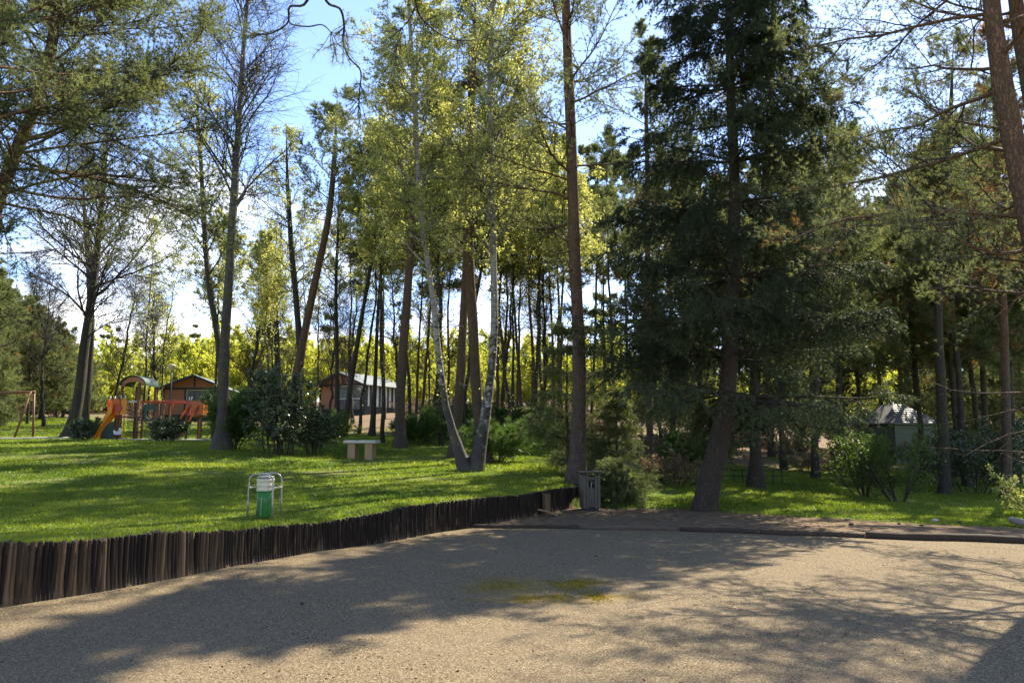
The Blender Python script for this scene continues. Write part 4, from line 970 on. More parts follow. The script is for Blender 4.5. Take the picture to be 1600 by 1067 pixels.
tag(link('grass', grass().mesh('grass', [M['grass']])), 'short green grass of the lawn and the strip beyond the gravel', 'grass', kind='stuff')
# ------------------------------------------------------------------ palisade of upright logs
def part(name, g, mats, parent): return link(name, g.mesh(name, [M[m] for m in mats]), parent)
seg = np.diff(PAL[:, :2], axis=0); sl = np.r_[0, np.cumsum(np.hypot(seg[:, 0], seg[:, 1]))]
pal = empty('log_palisade', (PAL[5, 0], PAL[5, 1], 0), 'low retaining palisade of dark upright logs between the lawn and the gravel court', 'palisade')
r = RG(500); s_ = 0.0; logs = []
s_end = sl[-1]
while s_ < s_end:
    d = r.uniform(.040, .066)
    x = np.interp(s_+d/2, sl, PAL[:, 0]); y = np.interp(s_+d/2, sl, PAL[:, 1]); h = np.interp(s_+d/2, sl, PAL[:, 2])
    logs.append((s_, x, y, h+r.normal()*.005-(.015 if r.uniform() < .08 else 0), d/2)); s_ += d*.93
def add_log(g, x, y, h, rad, r):
    s = 11; k = 7; z = np.linspace(-.25, 1, k)**1; z = np.array([-.15, .05, h*.35, h*.7, h-.03, h-.008, h])
    lx, ly = r.normal()*.010, r.normal()*.010
    P = np.stack([x+lx*z/h+r.normal(size=k)*.0015, y+ly*z/h+r.normal(size=k)*.0015, z], 1)[None]
    R = (rad*np.array([1.03, 1.02, 1.0, .99, .985, .96, .86])*(1+r.normal(size=k)*.008))[None]
    V, F = tubes(P, R, s, .045, int(r.integers(1e6))); off = g.n; g.add(V, F, 0, np.zeros(len(F)))
    # crazed top, slightly domed and tilted
    top = V[-s:]; c = top.mean(0)+[0, 0, .006]; oo = g.n; g.v.append(c[None].astype(np.float32)); g.n += 1
    T3 = np.array([[off+(k-1)*s+i, off+(k-1)*s+(i+1) % s, oo] for i in range(s)]); g.f.append((T3, 0, np.ones(s, np.float32), True))
    # drying crack
vis = [l for l in logs if l[1] > -6.2]
far_ = [l for l in logs if l[1] <= -6.2]
base0 = np.array([PAL[5, 0], PAL[5, 1]])
near_sorted = sorted(vis, key=lambda l: l[2])
for i, (s0, x, y, h, rad) in enumerate(near_sorted[:100]):
    g = Geo(); add_log(g, 0, 0, h, rad, r); o = part('log', g, ['log'], pal); o.location = (x-base0[0], y-base0[1], 0)
g = Geo()
for (s0, x, y, h, rad) in near_sorted[100:]+far_: add_log(g, x-base0[0], y-base0[1], h, rad, r)
o = part('log_row', g, ['log'], pal); tag(o, kind='stuff')

# a thicker end post and a stick leaning on the palisade
def lying(pts, rad, name, label, cat, group=None, mat='kerb_log', s=12):
    P = np.array(pts, float); b = P[0].copy(); g = Geo(); rr_ = RG(int(abs(b[0])*1000)+3)
    Q = smooth_path(np.c_[P-b], 14); Rr = rad*(1+rr_.normal(size=14)*.05); Vt, Ft = tubes((Q+np.c_[rr_.normal(size=(14, 2))*.004, np.zeros(14)])[None], Rr[None], s, .09, 4)
    off = g.n; g.add(Vt, Ft, 0, np.zeros(len(Ft)))
    a = np.arange(s); g.f.append((np.array([a[::-1]+off, a+off+13*s]), 0, np.ones(2, np.float32), False))
    o = link(name, g.mesh(name, [M[mat]]), None, b); return tag(o, label, cat, group)
q = pz(850, 806, 0); g = Geo(); add_log(g, 0, 0, .50, .095, RG(3)); tag(link('fence_post', g.mesh('fence_post', [M['log']]), None, (q[0]+.03, q[1]-.16, 0)), 'thicker round post standing against the palisade near its far end', 'post')
a, b_ = pt(842, 796, 16.4), pz(872, 806, .02); lying([a, (a+b_)/2+[0, 0, .02], b_], .016, 'fallen_stick', 'pale stick leaning from the palisade foot to the dirt', 'stick', mat='woodlight', s=7)
# kerb of lying logs round the court
kp = [(735, 824), (905, 826), (1062, 829), (1190, 834), (1352, 840), (1610, 849), (1830, 860)]
klab = ['kerb log lying nearest the palisade, flush with the gravel', 'kerb log lying in front of the litter bin', 'kerb log lying in front of the leaning spruce', 'kerb log right of the spruce, pale on top', 'thick kerb log at the right edge of the court', 'last kerb log running out of the picture on the right']
for i in range(len(kp)-1):
    a, c = pz(*kp[i], 0), pz(*kp[i+1], 0); rad = [.045, .048, .05, .055, .075, .08][i]; e = (c-a)/np.linalg.norm(c-a)*.003
    a = a+e; c = c-e; a[2] = c[2] = rad*.55
    m_ = (a+c)/2+np.array([0, .03, .006]); lying([a, a*.6+c*.4+[0, -.02, 0.004], m_*1.0, c], rad, 'kerb_log', klab[i], 'kerb log', 'logs edging the gravel court', mat='kerb_log')
a, c = pz(1581, 812, .06), pz(1612, 819, .06); lying([a, (a+c)/2, c+[.25, 0, 0]], .07, 'pale_log', 'short pale log end lying on the grass at the right edge', 'log', mat='stone')

# ------------------------------------------------------------------ slatted litter bin
q = pz(922, 799, .0); q[2] = gz(q[0], q[1])-.01
lb = empty('litter_bin', q, 'tall slatted timber litter bin with a dark lid at the end of the palisade', 'litter bin', rz=.12)
W_, H_ = .40, .80
g = Geo()
for side in range(4):
    an = side*math.pi/2; c_, s_ = math.cos(an), math.sin(an)
    for j in range(6):
        if side == 0 and j in (2,) : pass
        u = (j-2.5)*W_/6.0; x, y = u*c_+(W_/2)*s_, u*s_-(W_/2)*c_
        hh = H_-.04+r.normal()*.004
        if side == 0 and j in (2, 3):
            box(g, (x, y, .05+.25), (.055, .022, .44), 0, rz=an, bev=.004); box(g, (x, y, .74), (.055, .022, .07), 0, rz=an, bev=.004)
        else: box(g, (x, y, .05+hh/2), (.055, .022, hh), 0, rz=an, bev=.004)
part('slats', g, ['greywood'], lb)
g = Geo()
for z in (.14, .72):
    for side in range(4):
        an = side*math.pi/2; box(g, ((W_/2-.022)*math.sin(an), -(W_/2-.022)*math.cos(an), z), (W_-.06, .018, .05), 0, rz=an)
box(g, (0, 0, .035), (W_-.05, W_-.05, .03), 0); part('frame', g, ['darkiron'], lb)
g = Geo(); rod(g, [(0, 0, .06), (0, 0, .60)], .15, 16); part('liner', g, ['darkiron'], lb)
g = Geo(); box(g, (0, 0, H_+.075), (W_+.10, W_+.10, .035), 0, bev=.01)
for sx in (-1, 1):
    for sy in (-1, 1): box(g, (sx*(W_/2-.03), sy*(W_/2-.03), H_+.03), (.03, .03, .10), 0)
part('lid', g, ['darkiron'], lb)
g = Geo(); box(g, (0, -W_/2-.016, .64), (.022, .006, .030), 0, bev=.002); box(g, (.0, -W_/2+.03, .45), (.018, .008, .36), 0); part('plate', g, ['stone'], lb)

# ------------------------------------------------------------------ green bin hung in two metal hoops
q = ground_pt(413, 12.35); q[2] -= .01
hb = empty('hoop_bin', q, 'green waste container with cream rim held in two metal hoops on the lawn', 'waste bin', rz=-.10); hb.scale = (.86, .86, .87)
for yo in (-.20, .20):
    g = Geo(); Wd, Ht, rc = .225, .80, .14; pts = [(-Wd-.02, yo, -.05), (-Wd, yo, .3), (-Wd, yo, Ht-rc)]
    for k in range(1, 7): an = math.pi-k*math.pi/12; pts.append((-Wd+rc+rc*math.cos(an), yo, Ht-rc+rc*math.sin(an)))
    for k in range(0, 7): an = math.pi/2-k*math.pi/12; pts.append((Wd-rc+rc*math.cos(an), yo, Ht-rc+rc*math.sin(an)))
    pts += [(Wd, yo, .3), (Wd+.02, yo, -.05)]; rod(g, pts, .0165, 12); part('hoop', g, ['metal'], hb)
def lathe(g, prof, s=24, mat=0, sq=0.0, cap=True):
    P = np.array(prof); a = np.arange(s)*2*math.pi/s; V = []
    ex = 1/(1-sq) if sq else 1
    ca, sa = np.cos(a), np.sin(a); m_ = (np.abs(ca)**(2+6*sq)+np.abs(sa)**(2+6*sq))**(1/(2+6*sq)); ca, sa = ca/m_, sa/m_
    for rr_, z in P: V.append(np.stack([ca*rr_, sa*rr_, np.full(s, z)], 1))
    V = np.concatenate(V); k = len(P); idx = np.arange(k*s).reshape(k, s)
    F = np.stack([idx[:-1], np.roll(idx[:-1], -1, 1), np.roll(idx[1:], -1, 1), idx[1:]], -1).reshape(-1, 4); off = g.n; g.add(V, F, mat)
    if cap: g.f.append((np.array([idx[0][::-1]+off, idx[-1]+off]), mat, np.zeros(2, np.float32), False))
g = Geo(); lathe(g, [(.095, .03), (.105, .05), (.115, .30), (.122, .50)], 28, 0, .6); part('container', g, ['green_plastic'], hb)
g = Geo(); lathe(g, [(.128, .495), (.134, .50), (.134, .535), (.129, .54), (.129, .575), (.134, .58), (.134, .615), (.129, .62), (.129, .66), (.134, .665), (.134, .70), (.128, .715), (.10, .72)], 28, 0, .6); part('rim', g, ['cream'], hb)
g = Geo(); lathe(g, [(.13, .725), (.132, .74), (.12, .755), (.05, .765)], 28, 0, .6); part('lid', g, ['metal'], hb)
for sx in (-1, 1): g = Geo(); box(g, (sx*.225, 0, .56), (.03, .42, .03), 0, bev=.005); box(g, (sx*.175, 0, .56), (.085, .03, .02), 0, bev=.003); part('bracket', g, ['cream'], hb)
g = Geo(); box(g, (-.015, -.124, .22), (.010, .006, .32), 0); part('hinge_strap', g, ['metal'], hb)

# ------------------------------------------------------------------ stone-topped table
q = ground_pt(565, 26); tb = empty('stone_table', q, 'low table with a pale slab top on two timber block legs in the lawn', 'table', rz=-.10)
g = Geo(); box(g, (0, 0, .575), (1.10, .62, .10), 0, bev=.02); part('table_top', g, ['slab'], tb)
for sx in (-1, 1):
    g = Geo(); box(g, (sx*.29, 0, .255), (.26, .48, .55), 0, bev=.015); part('leg', g, ['woodlight'], tb)
    
# ------------------------------------------------------------------ play set
q = ground_pt(237, 38); zb = q[2]
ps_ = empty('play_set', q, 'wooden play set with an arched roof, double orange and yellow slide, net and red beam', 'play set')
UX = 196.0*31.8/ (FPX/38)/31.8
def X_(zx): return (zx-600)/196.0          # metres along the set from its middle
def Z_(zy): return (715-zy)/196.0
def pst(x, z0, z1, y, name='post', mat='redwood', w=.10):
    g = Geo(); box(g, (x, y, (z0+z1)/2), (w, w, z1-z0), 0, bev=.012); return part(name, g, [mat], ps_)
for zx, zt, y in ((338, 190, -.5), (378, 190, .55), (500, 150, -.5), (560, 190, .55)): pst(X_(zx), -.1, Z_(zt), y, w=.11)
for zx, y in ((312, -.5),): pst(X_(zx), -.1, Z_(300), y, w=.10)
g = Geo(); xc, rx = X_(452), .66; n = 16; out = []; 
arc = [(xc+rx*math.cos(math.pi*(1-i/n)), Z_(195)+.50*math.sin(math.pi*i/n)) for i in range(n+1)]
arc2 = [(xc+(rx-.05)*math.cos(math.pi*(1-i/n)), Z_(195)+.45*math.sin(math.pi*i/n)) for i in range(n+1)]
for i in range(n):
    P4 = [arc[i], arc[i+1], arc2[i+1], arc2[i]]; V = []
    for y in (-.72, .72): V += [(a_, y, b2) for a_, b2 in P4]
    g.add(V, [[0, 1, 2, 3], [7, 6, 5, 4], [0, 4, 5, 1], [2, 6, 7, 3], [1, 5, 6, 2], [0, 3, 7, 4]], 0, None, False)
part('arched_roof', g, ['dgreen'], ps_)
g = Geo(); inner = [(xc+(rx-.06)*math.cos(math.pi*(1-i/n)), Z_(195)+.44*math.sin(math.pi*i/n)) for i in range(n+1)]
cut = [(xc+(rx-.20)*math.cos(math.pi*(i/n)), Z_(195)+.20*math.sin(math.pi*i/n)) for i in range(n+1)]
for i in range(n):
    j = n-i; P4 = [inner[i], inner[i+1], cut[j-1], cut[j]]; V = []
    for y in (-.60, -.55): V += [(a_, y, b2) for a_, b2 in P4]
    g.add(V, [[0, 1, 2, 3], [7, 6, 5, 4], [0, 4, 5, 1], [2, 6, 7, 3]], 0, None, False)
part('roof_board', g, ['cabin_wood'], ps_)
g = Geo(); box(g, ((X_(310)+X_(530))/2, 0, 1.17), (X_(530)-X_(310), 1.15, .06), 0, bev=.01); part('deck', g, ['redwood'], ps_)
# panels with a round porthole
def panel(x0, x1, z0, z1, y, mat, name='panel'):
    g = Geo(); pol = [(x0, z0), (x1, z0), (x1, z1-.06), (x1-.05, z1), (x0+.05, z1), (x0, z1-.06)]; prism(g, pol, y-.02, y+.02); return part(name, g, [mat], ps_)
o = panel(X_(258), X_(338), Z_(472), Z_(322), -.62, 'orange'); panel(X_(341), X_(398), Z_(468), Z_(318), -.60, 'yellow')
g = Geo(); prism(g, [(X_(320)+.20*math.cos(i*math.pi/10), Z_(402)+.22*math.sin(i*math.pi/10)) for i in range(20)], -.665, -.645); part('disc', g, ['red'], ps_)
panel(X_(120), X_(208), Z_(440), Z_(322), .35, 'orange'); 
# slide: two chutes side by side with raised sides
def chute(x_top, x_bot, z_top, z_bot, y0, y1, mat, sidemat):
    n = 14; g = Geo(); gs = []
    prof_ = []
    for i in range(n+1):
        t = i/n; x = x_top+(x_bot-x_top)*t; z = z_top+(z_bot-z_top)*(t*t*(3-2*t)*.55+t*.45); prof_.append((x, z))
    for i in range(n):
        (xa, za), (xb, zb_) = prof_[i], prof_[i+1]
        V = [(xa, y0, za), (xb, y0, zb_), (xb, y1, zb_), (xa, y1, za), (xa, y0, za-.03), (xb, y0, zb_-.03), (xb, y1, zb_-.03), (xa, y1, za-.03)]
        g.add(V, [[0, 1, 2, 3], [7, 6, 5, 4], [0, 4, 5, 1], [3, 2, 6, 7]], 0, None, False)
    root = part('slide', g, [mat], ps_)
    for y in (y0, y1):
        g = Geo()
        for i in range(n):
            (xa, za), (xb, zb_) = prof_[i], prof_[i+1]; h0 = .24+.26*max(0, 1-i/4); h1 = .24+.26*max(0, 1-(i+1)/4)
            V = [(xa, y-.02, za-.06), (xb, y-.02, zb_-.06), (xb, y-.02, zb_+h1), (xa, y-.02, za+h0)]; V += [(a_, b2+.04, c2) for a_, b2, c2 in V]
            g.add(V, [[0, 1, 2, 3], [7, 6, 5, 4], [2, 6, 7, 3], [0, 4, 5, 1]], 0, None, False)
        link('slide_side', g.mesh('slide_side', [M[sidemat]]), root)
chute(X_(285), X_(110), Z_(440), Z_(690), -.80, -.32, 'yellow', 'yellow')
chute(X_(225), X_(55), Z_(430), Z_(650), .0, .48, 'yellow', 'orange')
g = Geo(); pol = [(X_(165), Z_(700)), (X_(178), Z_(640)), (X_(215), Z_(575)), (X_(262), Z_(535)), (X_(300), Z_(528)), (X_(300), Z_(700))]; prism(g, pol, -.63, -.60); part('green_panel', g, ['dgreen'], ps_)
# net bridge and hanging net
def net(x0, x1, z0, z1, y, nx, nz, rad=.011, name='climbing_net', sag=.0):
    g = Geo()
    for i in range(nx+1):
        x = x0+(x1-x0)*i/nx; rod(g, [(x, y, z1-sag*4*(i/nx)*(1-i/nx)), (x+.01, y+.01, (z0+z1)/2), (x, y, z0)], rad, 5, cap=False)
    for j in range(nz+1):
        z = z0+(z1-z0)*j/nz; rod(g, [(x0, y, z), ((x0+x1)/2, y, z-sag), (x1, y, z)], rad, 5, cap=False)
    return part(name, g, ['rope'], ps_)
net(X_(400), X_(490), Z_(655), Z_(362), -.45, 8, 9, sag=.04)
net(X_(552), X_(650), Z_(700), Z_(515), -.30, 7, 8)
net(X_(400), X_(490), Z_(560), Z_(400), .45, 6, 5, sag=.05)
g = Geo(); nseg = 20; cx, cz, rr2 = X_(625), Z_(468), .24; x0, x1, z0, z1 = X_(556), X_(692), Z_(520), Z_(368)
bord = []
for i in range(nseg):
    an = i*2*math.pi/nseg; dx, dz = math.cos(an), math.sin(an); tx = (x1-cx)/dx if dx > 1e-6 else ((x0-cx)/dx if dx < -1e-6 else 9); tz = (z1-cz)/dz if dz > 1e-6 else ((z0-cz)/dz if dz < -1e-6 else 9)
    t = max(min(abs(tx), abs(tz)), rr2+.02); bord.append((cx+dx*t, cz+dz*t))
for i in range(nseg):
    j = (i+1) % nseg; ai, aj = i*2*math.pi/nseg, j*2*math.pi/nseg
    P4 = [(cx+rr2*math.cos(ai), cz+rr2*math.sin(ai)), bord[i], bord[j], (cx+rr2*math.cos(aj), cz+rr2*math.sin(aj))]; V = []
    for y in (-.50, -.46): V += [(a_, y, b2) for a_, b2 in P4]
    g.add(V, [[0, 1, 2, 3], [7, 6, 5, 4], [0, 3, 7, 4]], 0, None, False)
part('climbing_panel', g, ['dgreen'], ps_)
for zx, y in ((545, -.5), (692, -.5), (715, .45), (738, -.5)): pst(X_(zx), -.1, Z_(355), y, w=.09)
g = Geo(); rod(g, [(X_(400), -.5, Z_(345)), (X_(495), -.5, Z_(343))], .045, 8); part('rail', g, ['white'], ps_)
g = Geo(); rod(g, [(X_(528), -.5, Z_(345)), (X_(985), -.5, Z_(340))], .042, 10); part('beam', g, ['red'], ps_)
g = Geo(); rod(g, [(X_(528), .5, Z_(352)), (X_(985), .5, Z_(347))], .042, 10); part('beam', g, ['red'], ps_)
g = Geo(); rod(g, [(X_(826), -.5, Z_(325)), (X_(822), -.5, Z_(490))], .025, 8); part('hanging_pole', g, ['red'], ps_)
g = Geo()
for i in range(5): rod(g, [(X_(545), -.56, .35+.22*i+.1), (X_(505), -.56, .35+.22*i+.1)], .02, 7)
for zx in (505, 545): rod(g, [(X_(zx), -.56, .0), (X_(zx), -.56, 1.5)], .02, 7)
part('ladder', g, ['greywood'], ps_)
for zx in (345, 385): g = Geo(); rod(g, [(X_(zx), -.62, Z_(320)), (X_(zx), -.62, Z_(285))], .03, 8); part('post_cap', g, ['white'], ps_)
for zx in (145, 190): g = Geo(); rod(g, [(X_(zx), .35, Z_(322)), (X_(zx), .35, Z_(285))], .03, 8); part('post_cap', g, ['white'], ps_)
for zx in (150, 205): pst(X_(zx), -.1, Z_(330), .45, w=.09)
pst(X_(372), -.1, Z_(470), -.50, mat='yellow', w=.05)
# second tower
for zx, y in ((965, -.5), (1000, .5), (1100, -.5), (1135, .5)): pst(X_(zx), -.1, Z_(330), y, w=.10)
g = Geo(); box(g, ((X_(955)+X_(1145))/2, 0, Z_(478)), (X_(1145)-X_(955), 1.1, .06), 0, bev=.01); part('deck', g, ['redwood'], ps_)
panel(X_(1015), X_(1112), Z_(470), Z_(335), -.58, 'rust'); panel(X_(962), X_(1005), Z_(470), Z_(335), -.58, 'red'); panel(X_(1118), X_(1160), Z_(470), Z_(330), -.56, 'yellow')
for zx in (985, 1008, 1122, 1152): g = Geo(); rod(g, [(X_(zx), -.57, Z_(335)), (X_(zx), -.57, Z_(300))], .027, 8); part('post_cap', g, ['white'], ps_)
for (xa, za, xb, zb2) in ((992, 378, 885, 640), (1077, 380, 950, 712)):
    g = Geo(); rod(g, [(X_(xa), -.60, Z_(za)), (X_(xb), -1.25, Z_(zb2)+.02)], .05, 8); part('climbing_pole', g, ['orange'], ps_)
g = Geo(); rod(g, [(X_(1150), -.5, Z_(335)), (X_(1200), -.5, Z_(328)), (X_(1200), -.5, Z_(440)), (X_(1150), -.5, Z_(442))], .025, 8); part('side_rail', g, ['white'], ps_)
# spring toy beside it
q = ground_pt(183, 36.9); sp_ = empty('spring_toy', q, 'small pale spring rocker in front of the green panel of the play set', 'spring toy'); sp_.scale = (.62, .62, .75)
g = Geo(); prism(g, [(-.28, .38), (-.12, .36), (.15, .36), (.30, .44), (.33, .62), (.22, .80), (.08, .78), (.05, .58), (-.15, .56), (-.26, .66), (-.33, .60)], -.03, .03); part('body', g, ['white'], sp_)
g = Geo(); tt = np.linspace(0, 5*2*math.pi, 60); rod(g, np.stack([.07*np.cos(tt), .07*np.sin(tt), tt/tt[-1]*.38-.02], 1), .012, 6); part('spring', g, ['darkiron'], sp_)
g = Geo(); rod(g, [(.12, -.2, .68), (.12, .2, .68)], .015, 8); part('handle', g, ['darkiron'], sp_)

# swing frame on the left
q = ground_pt(43, 36.8); sw = empty('swing_frame', q, 'wooden swing frame with slanting posts at the left of the playground', 'swing', rz=.1); sw.scale = (.8, .8, .92)
g = Geo(); rod(g, [(-.45, -.7, -.1), (0, 0, 2.45)], .065, 9); part('post', g, ['redwood'], sw)
g = Geo(); rod(g, [(.44, -.3, -.1), (.12, .1, 2.50)], .065, 9); part('post', g, ['redwood'], sw)
g = Geo(); rod(g, [(-3.4, 1.0, -.1), (-2.9, .6, 2.40)], .065, 9); part('post', g, ['redwood'], sw)
g = Geo(); rod(g, [(.25, 0, 2.42), (-3.1, .6, 2.38)], .06, 9); part('crossbar', g, ['redwood'], sw)
for x in (-1.3, -2.1):
    g = Geo()
    for dx in (-.2, .2): rod(g, [(x+dx, .25-.18*(x+1.3), 2.4), (x+dx, .25-.18*(x+1.3), .48)], .010, 5)
    c_ = part('chain', g, ['darkiron'], sw); g = Geo(); box(g, (x, .25-.18*(x+1.3), .46), (.46, .18, .04), 0, bev=.01); part('seat', g, ['darkiron'], sw)
# timber edging of the play area
e = [ground_pt(px, Y) for px, Y in ((-120, 35.6), (30, 35.7), (118, 35.7))]; e2 = [ground_pt(px, Y) for px, Y in ((185, 36.3), (240, 36.4), (335, 36.6))]
for pts, lab in ((e, 'pale timber edging of the play area left of the bare spreading tree'), (e2, 'pale timber edging in front of the play set')):
    P = np.array(pts); P[:, 2] += .02; lying([P[0], P[1], P[2]], .09, 'timber_edging', lab, 'edging', 'timber edging of the play area', mat='stone')
# sand under the play set
# street lamp behind the play set
q = ground_pt(263, 44); la = empty('park_lamp', q, 'park lamp with a pale round head on a thin dark pole behind the play set', 'park lamp')
H_ = (pt(263, 579, 44)-q)[2]; g = Geo(); rod(g, [(0, 0, -.1), (0, 0, .6), (0, 0, H_)], [.06, .05, .035], 10); part('pole', g, ['darkiron'], la)
g = Geo(); lathe(g, [(.06, H_-.02), (.12, H_+.02), (.22, H_+.22), (.21, H_+.30), (.12, H_+.38)], 20); part('lamp_head', g, ['lamp'], la)

# ------------------------------------------------------------------ cabins
def cabin(px, Y, rz, label, name='holiday_cabin', wood='cabin_wood', sc=1.0, W_=4.8, Lg=6.4, H_=2.25, ridge=1.0):
    q = ground_pt(px, Y); q[2] -= .05; root = empty(name, q, label, 'cabin', 'holiday cabins beyond the lawn', rz); root.scale = (sc,)*3
    y0, y1 = -Lg/2, Lg/2; hw = W_/2; f0 = .22
    # plinth
    g = Geo(); box(g, (0, 0, f0/2-.3), (W_-.1, Lg-.1, f0+.6), 0); link('plinth', g.mesh('plinth', [M['cabin_dark']]), root)
    # walls: front gable with openings for the left board panel, window
    g = Geo(); t = .08
    prism(g, [(-hw, f0), (-hw+1.70, f0), (-hw+1.70, f0+H_), (-hw, f0+H_)], y0, y0+t)
    prism(g, [(-hw+1.76, f0), (hw, f0), (hw, f0+.85), (-hw+1.76, f0+.85)], y0+.9, y0+.9+t) # recessed porch wall under window
    box(g, (-hw+.04, 0, f0+H_/2), (.08, Lg-.2, H_), 0); box(g, (0, y1-.04, f0+H_/2), (W_, .08, H_), 0)
    wall = link('wall', g.mesh('wall', [M[wood]]), root)
    g = Geo(); prism(g, [(-hw, f0+H_+.02), (hw, f0+H_+.02), (0, f0+H_+ridge)], y0-.012, y0+t-.012); link('gable', g.mesh('gable', [M[wood]]), root)
    g = Geo(); prism(g, [(-hw, f0+H_+.02), (hw, f0+H_+.02), (0, f0+H_+ridge)], y1-t, y1); link('gable', g.mesh('gable', [M[wood]]), root)
    # dark frame posts
    g = Geo()
    for x in (-hw+.05, -hw+1.73, hw-.06): box(g, (x, y0-.012, f0+H_/2), (.12, .12, H_), 0)
    box(g, (0, y0-.02, f0+H_-.03), (W_+.02, .14, .14), 0); box(g, (0, y0-.024, f0+H_+ridge*.5), (.12, .06, ridge*.86), 0); box(g, (0, y0+.0, f0+.05), (W_, .16, .12), 0)
    link('frame', g.mesh('frame', [M['cabin_dark']]), root)
    # sliding window in white frame
    xa, xb = -hw+1.80, hw-.14; za, zb3 = f0+.10, f0+H_-.14
    g = Geo(); wy = y0+.10
    for x in np.linspace(xa, xb, 3): box(g, (x, wy, (za+zb3)/2), (.09, .05, zb3-za), 0)
    for z in (za, za+(zb3-za)*.45, zb3): box(g, ((xa+xb)/2, wy+.003, z), (xb-xa, .05, .08), 0)
    wf = link('window', g.mesh('window', [M['white']]), root)
    g = Geo(); box(g, ((xa+xb)/2, wy+.02, (za+zb3)/2), (xb-xa-.02, .012, zb3-za-.02), 0); link('pane', g.mesh('pane', [M['glass']]), wf)
    g = Geo(); n = 26; xs = np.linspace(xa+.02, xa+(xb-xa)*.46, n); zs = (za+.05, zb3-.03)
    V = [(x, wy+.12+.03*math.sin(i*1.7), z) for i, x in enumerate(xs) for z in zs]; F = [[2*i, 2*i+2, 2*i+3, 2*i+1] for i in range(n-1)]; g.add(V, F); link('curtain', g.mesh('curtain', [M['curtain']]), wf)
    # right-hand wall: dark boards with pale battens
    g = Geo(); box(g, (hw-.04, .02, f0+H_/2), (.08, Lg-.15, H_), 0); link('side_wall', g.mesh('side_wall', [M['cabin_dark']]), root)
    nb = 9
    g = Geo()
    for i in range(nb):
        y = y0+.55+i*(Lg-1.0)/(nb-1); wdt = .34 if i % 3 else .24
        box(g, (hw+.012, y, f0+H_*.55), (.03, wdt, H_*.80), 0)
    o = link('side_panels', g.mesh('side_panels', [M['cabin_cream']]), root)
    # roof: two slopes with thickness and an overhang
    g = Geo(); ov = .45; zt = f0+H_; sl_ = ridge/hw
    for sx in (-1, 1):
        pr_ = [(0, zt+ridge+.05), (sx*(hw+ov), zt-ov*sl_+.05), (sx*(hw+ov), zt-ov*sl_+.11), (0, zt+ridge+.11)]
        prism(g, pr_ if sx < 0 else pr_[::-1], y0-.75, y1+.3)
    link('roof', g.mesh('roof', [M['roof']]), root)
    g = Geo()
    for sx in (-1, 1):
        pr_ = [(0, zt+ridge-.08), (sx*(hw+ov-.02), zt-ov*sl_-.07), (sx*(hw+ov-.02), zt-ov*sl_+.04), (0, zt+ridge+.04)]
        prism(g, pr_ if sx < 0 else pr_[::-1], y0-.78, y0-.70)
    link('barge_board', g.mesh('barge_board', [M['cabin_dark']]), root)
    return root
cabin(316, 66, math.radians(9), 'orange boarded holiday cabin behind the play set')
cabin(567, 71, math.radians(-24), 'holiday cabin with striped side wall and big white window behind the slender trunks')
cabin(-42, 64, math.radians(12), 'pale holiday cabin cut off by the left edge', wood='cabin_pink')
cabin(1150, 55, math.radians(-10), 'pinkish cabin wall glimpsed between the leaning spruce trunk and the next trunk', wood='cabin_pink', sc=.85)
# small hut with a shallow pyramid roof
q = ground_pt(1400, 41); hut = empty('small_hut', q, 'small hut with a pale shingled pyramid roof behind the leafy shrubs', 'hut', rz=math.radians(20))
ez, az = pt(1400, 664, 41)[2]-q[2], pt(1390, 628, 41)[2]-q[2]; hw = 1.55
g = Geo(); box(g, (0, 0, ez/2-.1), (hw*1.8, hw*1.8, ez+.15), 0); part('wall', g, ['hut_wall'], hut)
g = Geo(); e_ = hw+.12; V = [(-e_, -e_, ez), (e_, -e_, ez), (e_, e_, ez), (-e_, e_, ez), (-e_, -e_, ez+.08), (e_, -e_, ez+.08), (e_, e_, ez+.08), (-e_, e_, ez+.08), (0, 0, az+.1)]
off = g.n; g.v.append(np.array(V, np.float32)); g.n += 9
g.f.append((np.array([[3, 2, 1, 0], [0, 1, 5, 4], [1, 2, 6, 5], [2, 3, 7, 6], [3, 0, 4, 7]]), 0, np.zeros(5, np.float32), False)); g.f.append((np.array([[4, 5, 8], [5, 6, 8], [6, 7, 8], [7, 4, 8]]), 0, np.zeros(4, np.float32), False))
part('roof', g, ['roof_hut'], hut)
# rustic rail of sticks, marker post
q = ground_pt(1192, 25.5); rf = empty('stick_rail', q, 'low rustic rail of thin sticks beside the straight trunk right of the spruce', 'rail')
for i in range(6): g = Geo(); x = -.95+i*.32; rod(g, [(x, 0, -.05), (x+.03*(-1)**i, .02, .42+.05*(i % 2))], .016, 6); part('stick', g, ['twig'], rf)
for z in (.40, .22): g = Geo(); rod(g, [(-1.05, -.03, z+.03), (0, -.025, z), (.8, -.03, z+.03)], .015, 6); part('rail', g, ['twig'], rf)
q = ground_pt(1218, 36); g = Geo(); rod(g, [(0, 0, -.1), (0.01, 0, .5)], .06, 9); tag(link('marker_post', g.mesh('marker_post', [M['redwood']]), None, q), 'short wooden marker post alone on the pale slope right of the spruce', 'post')

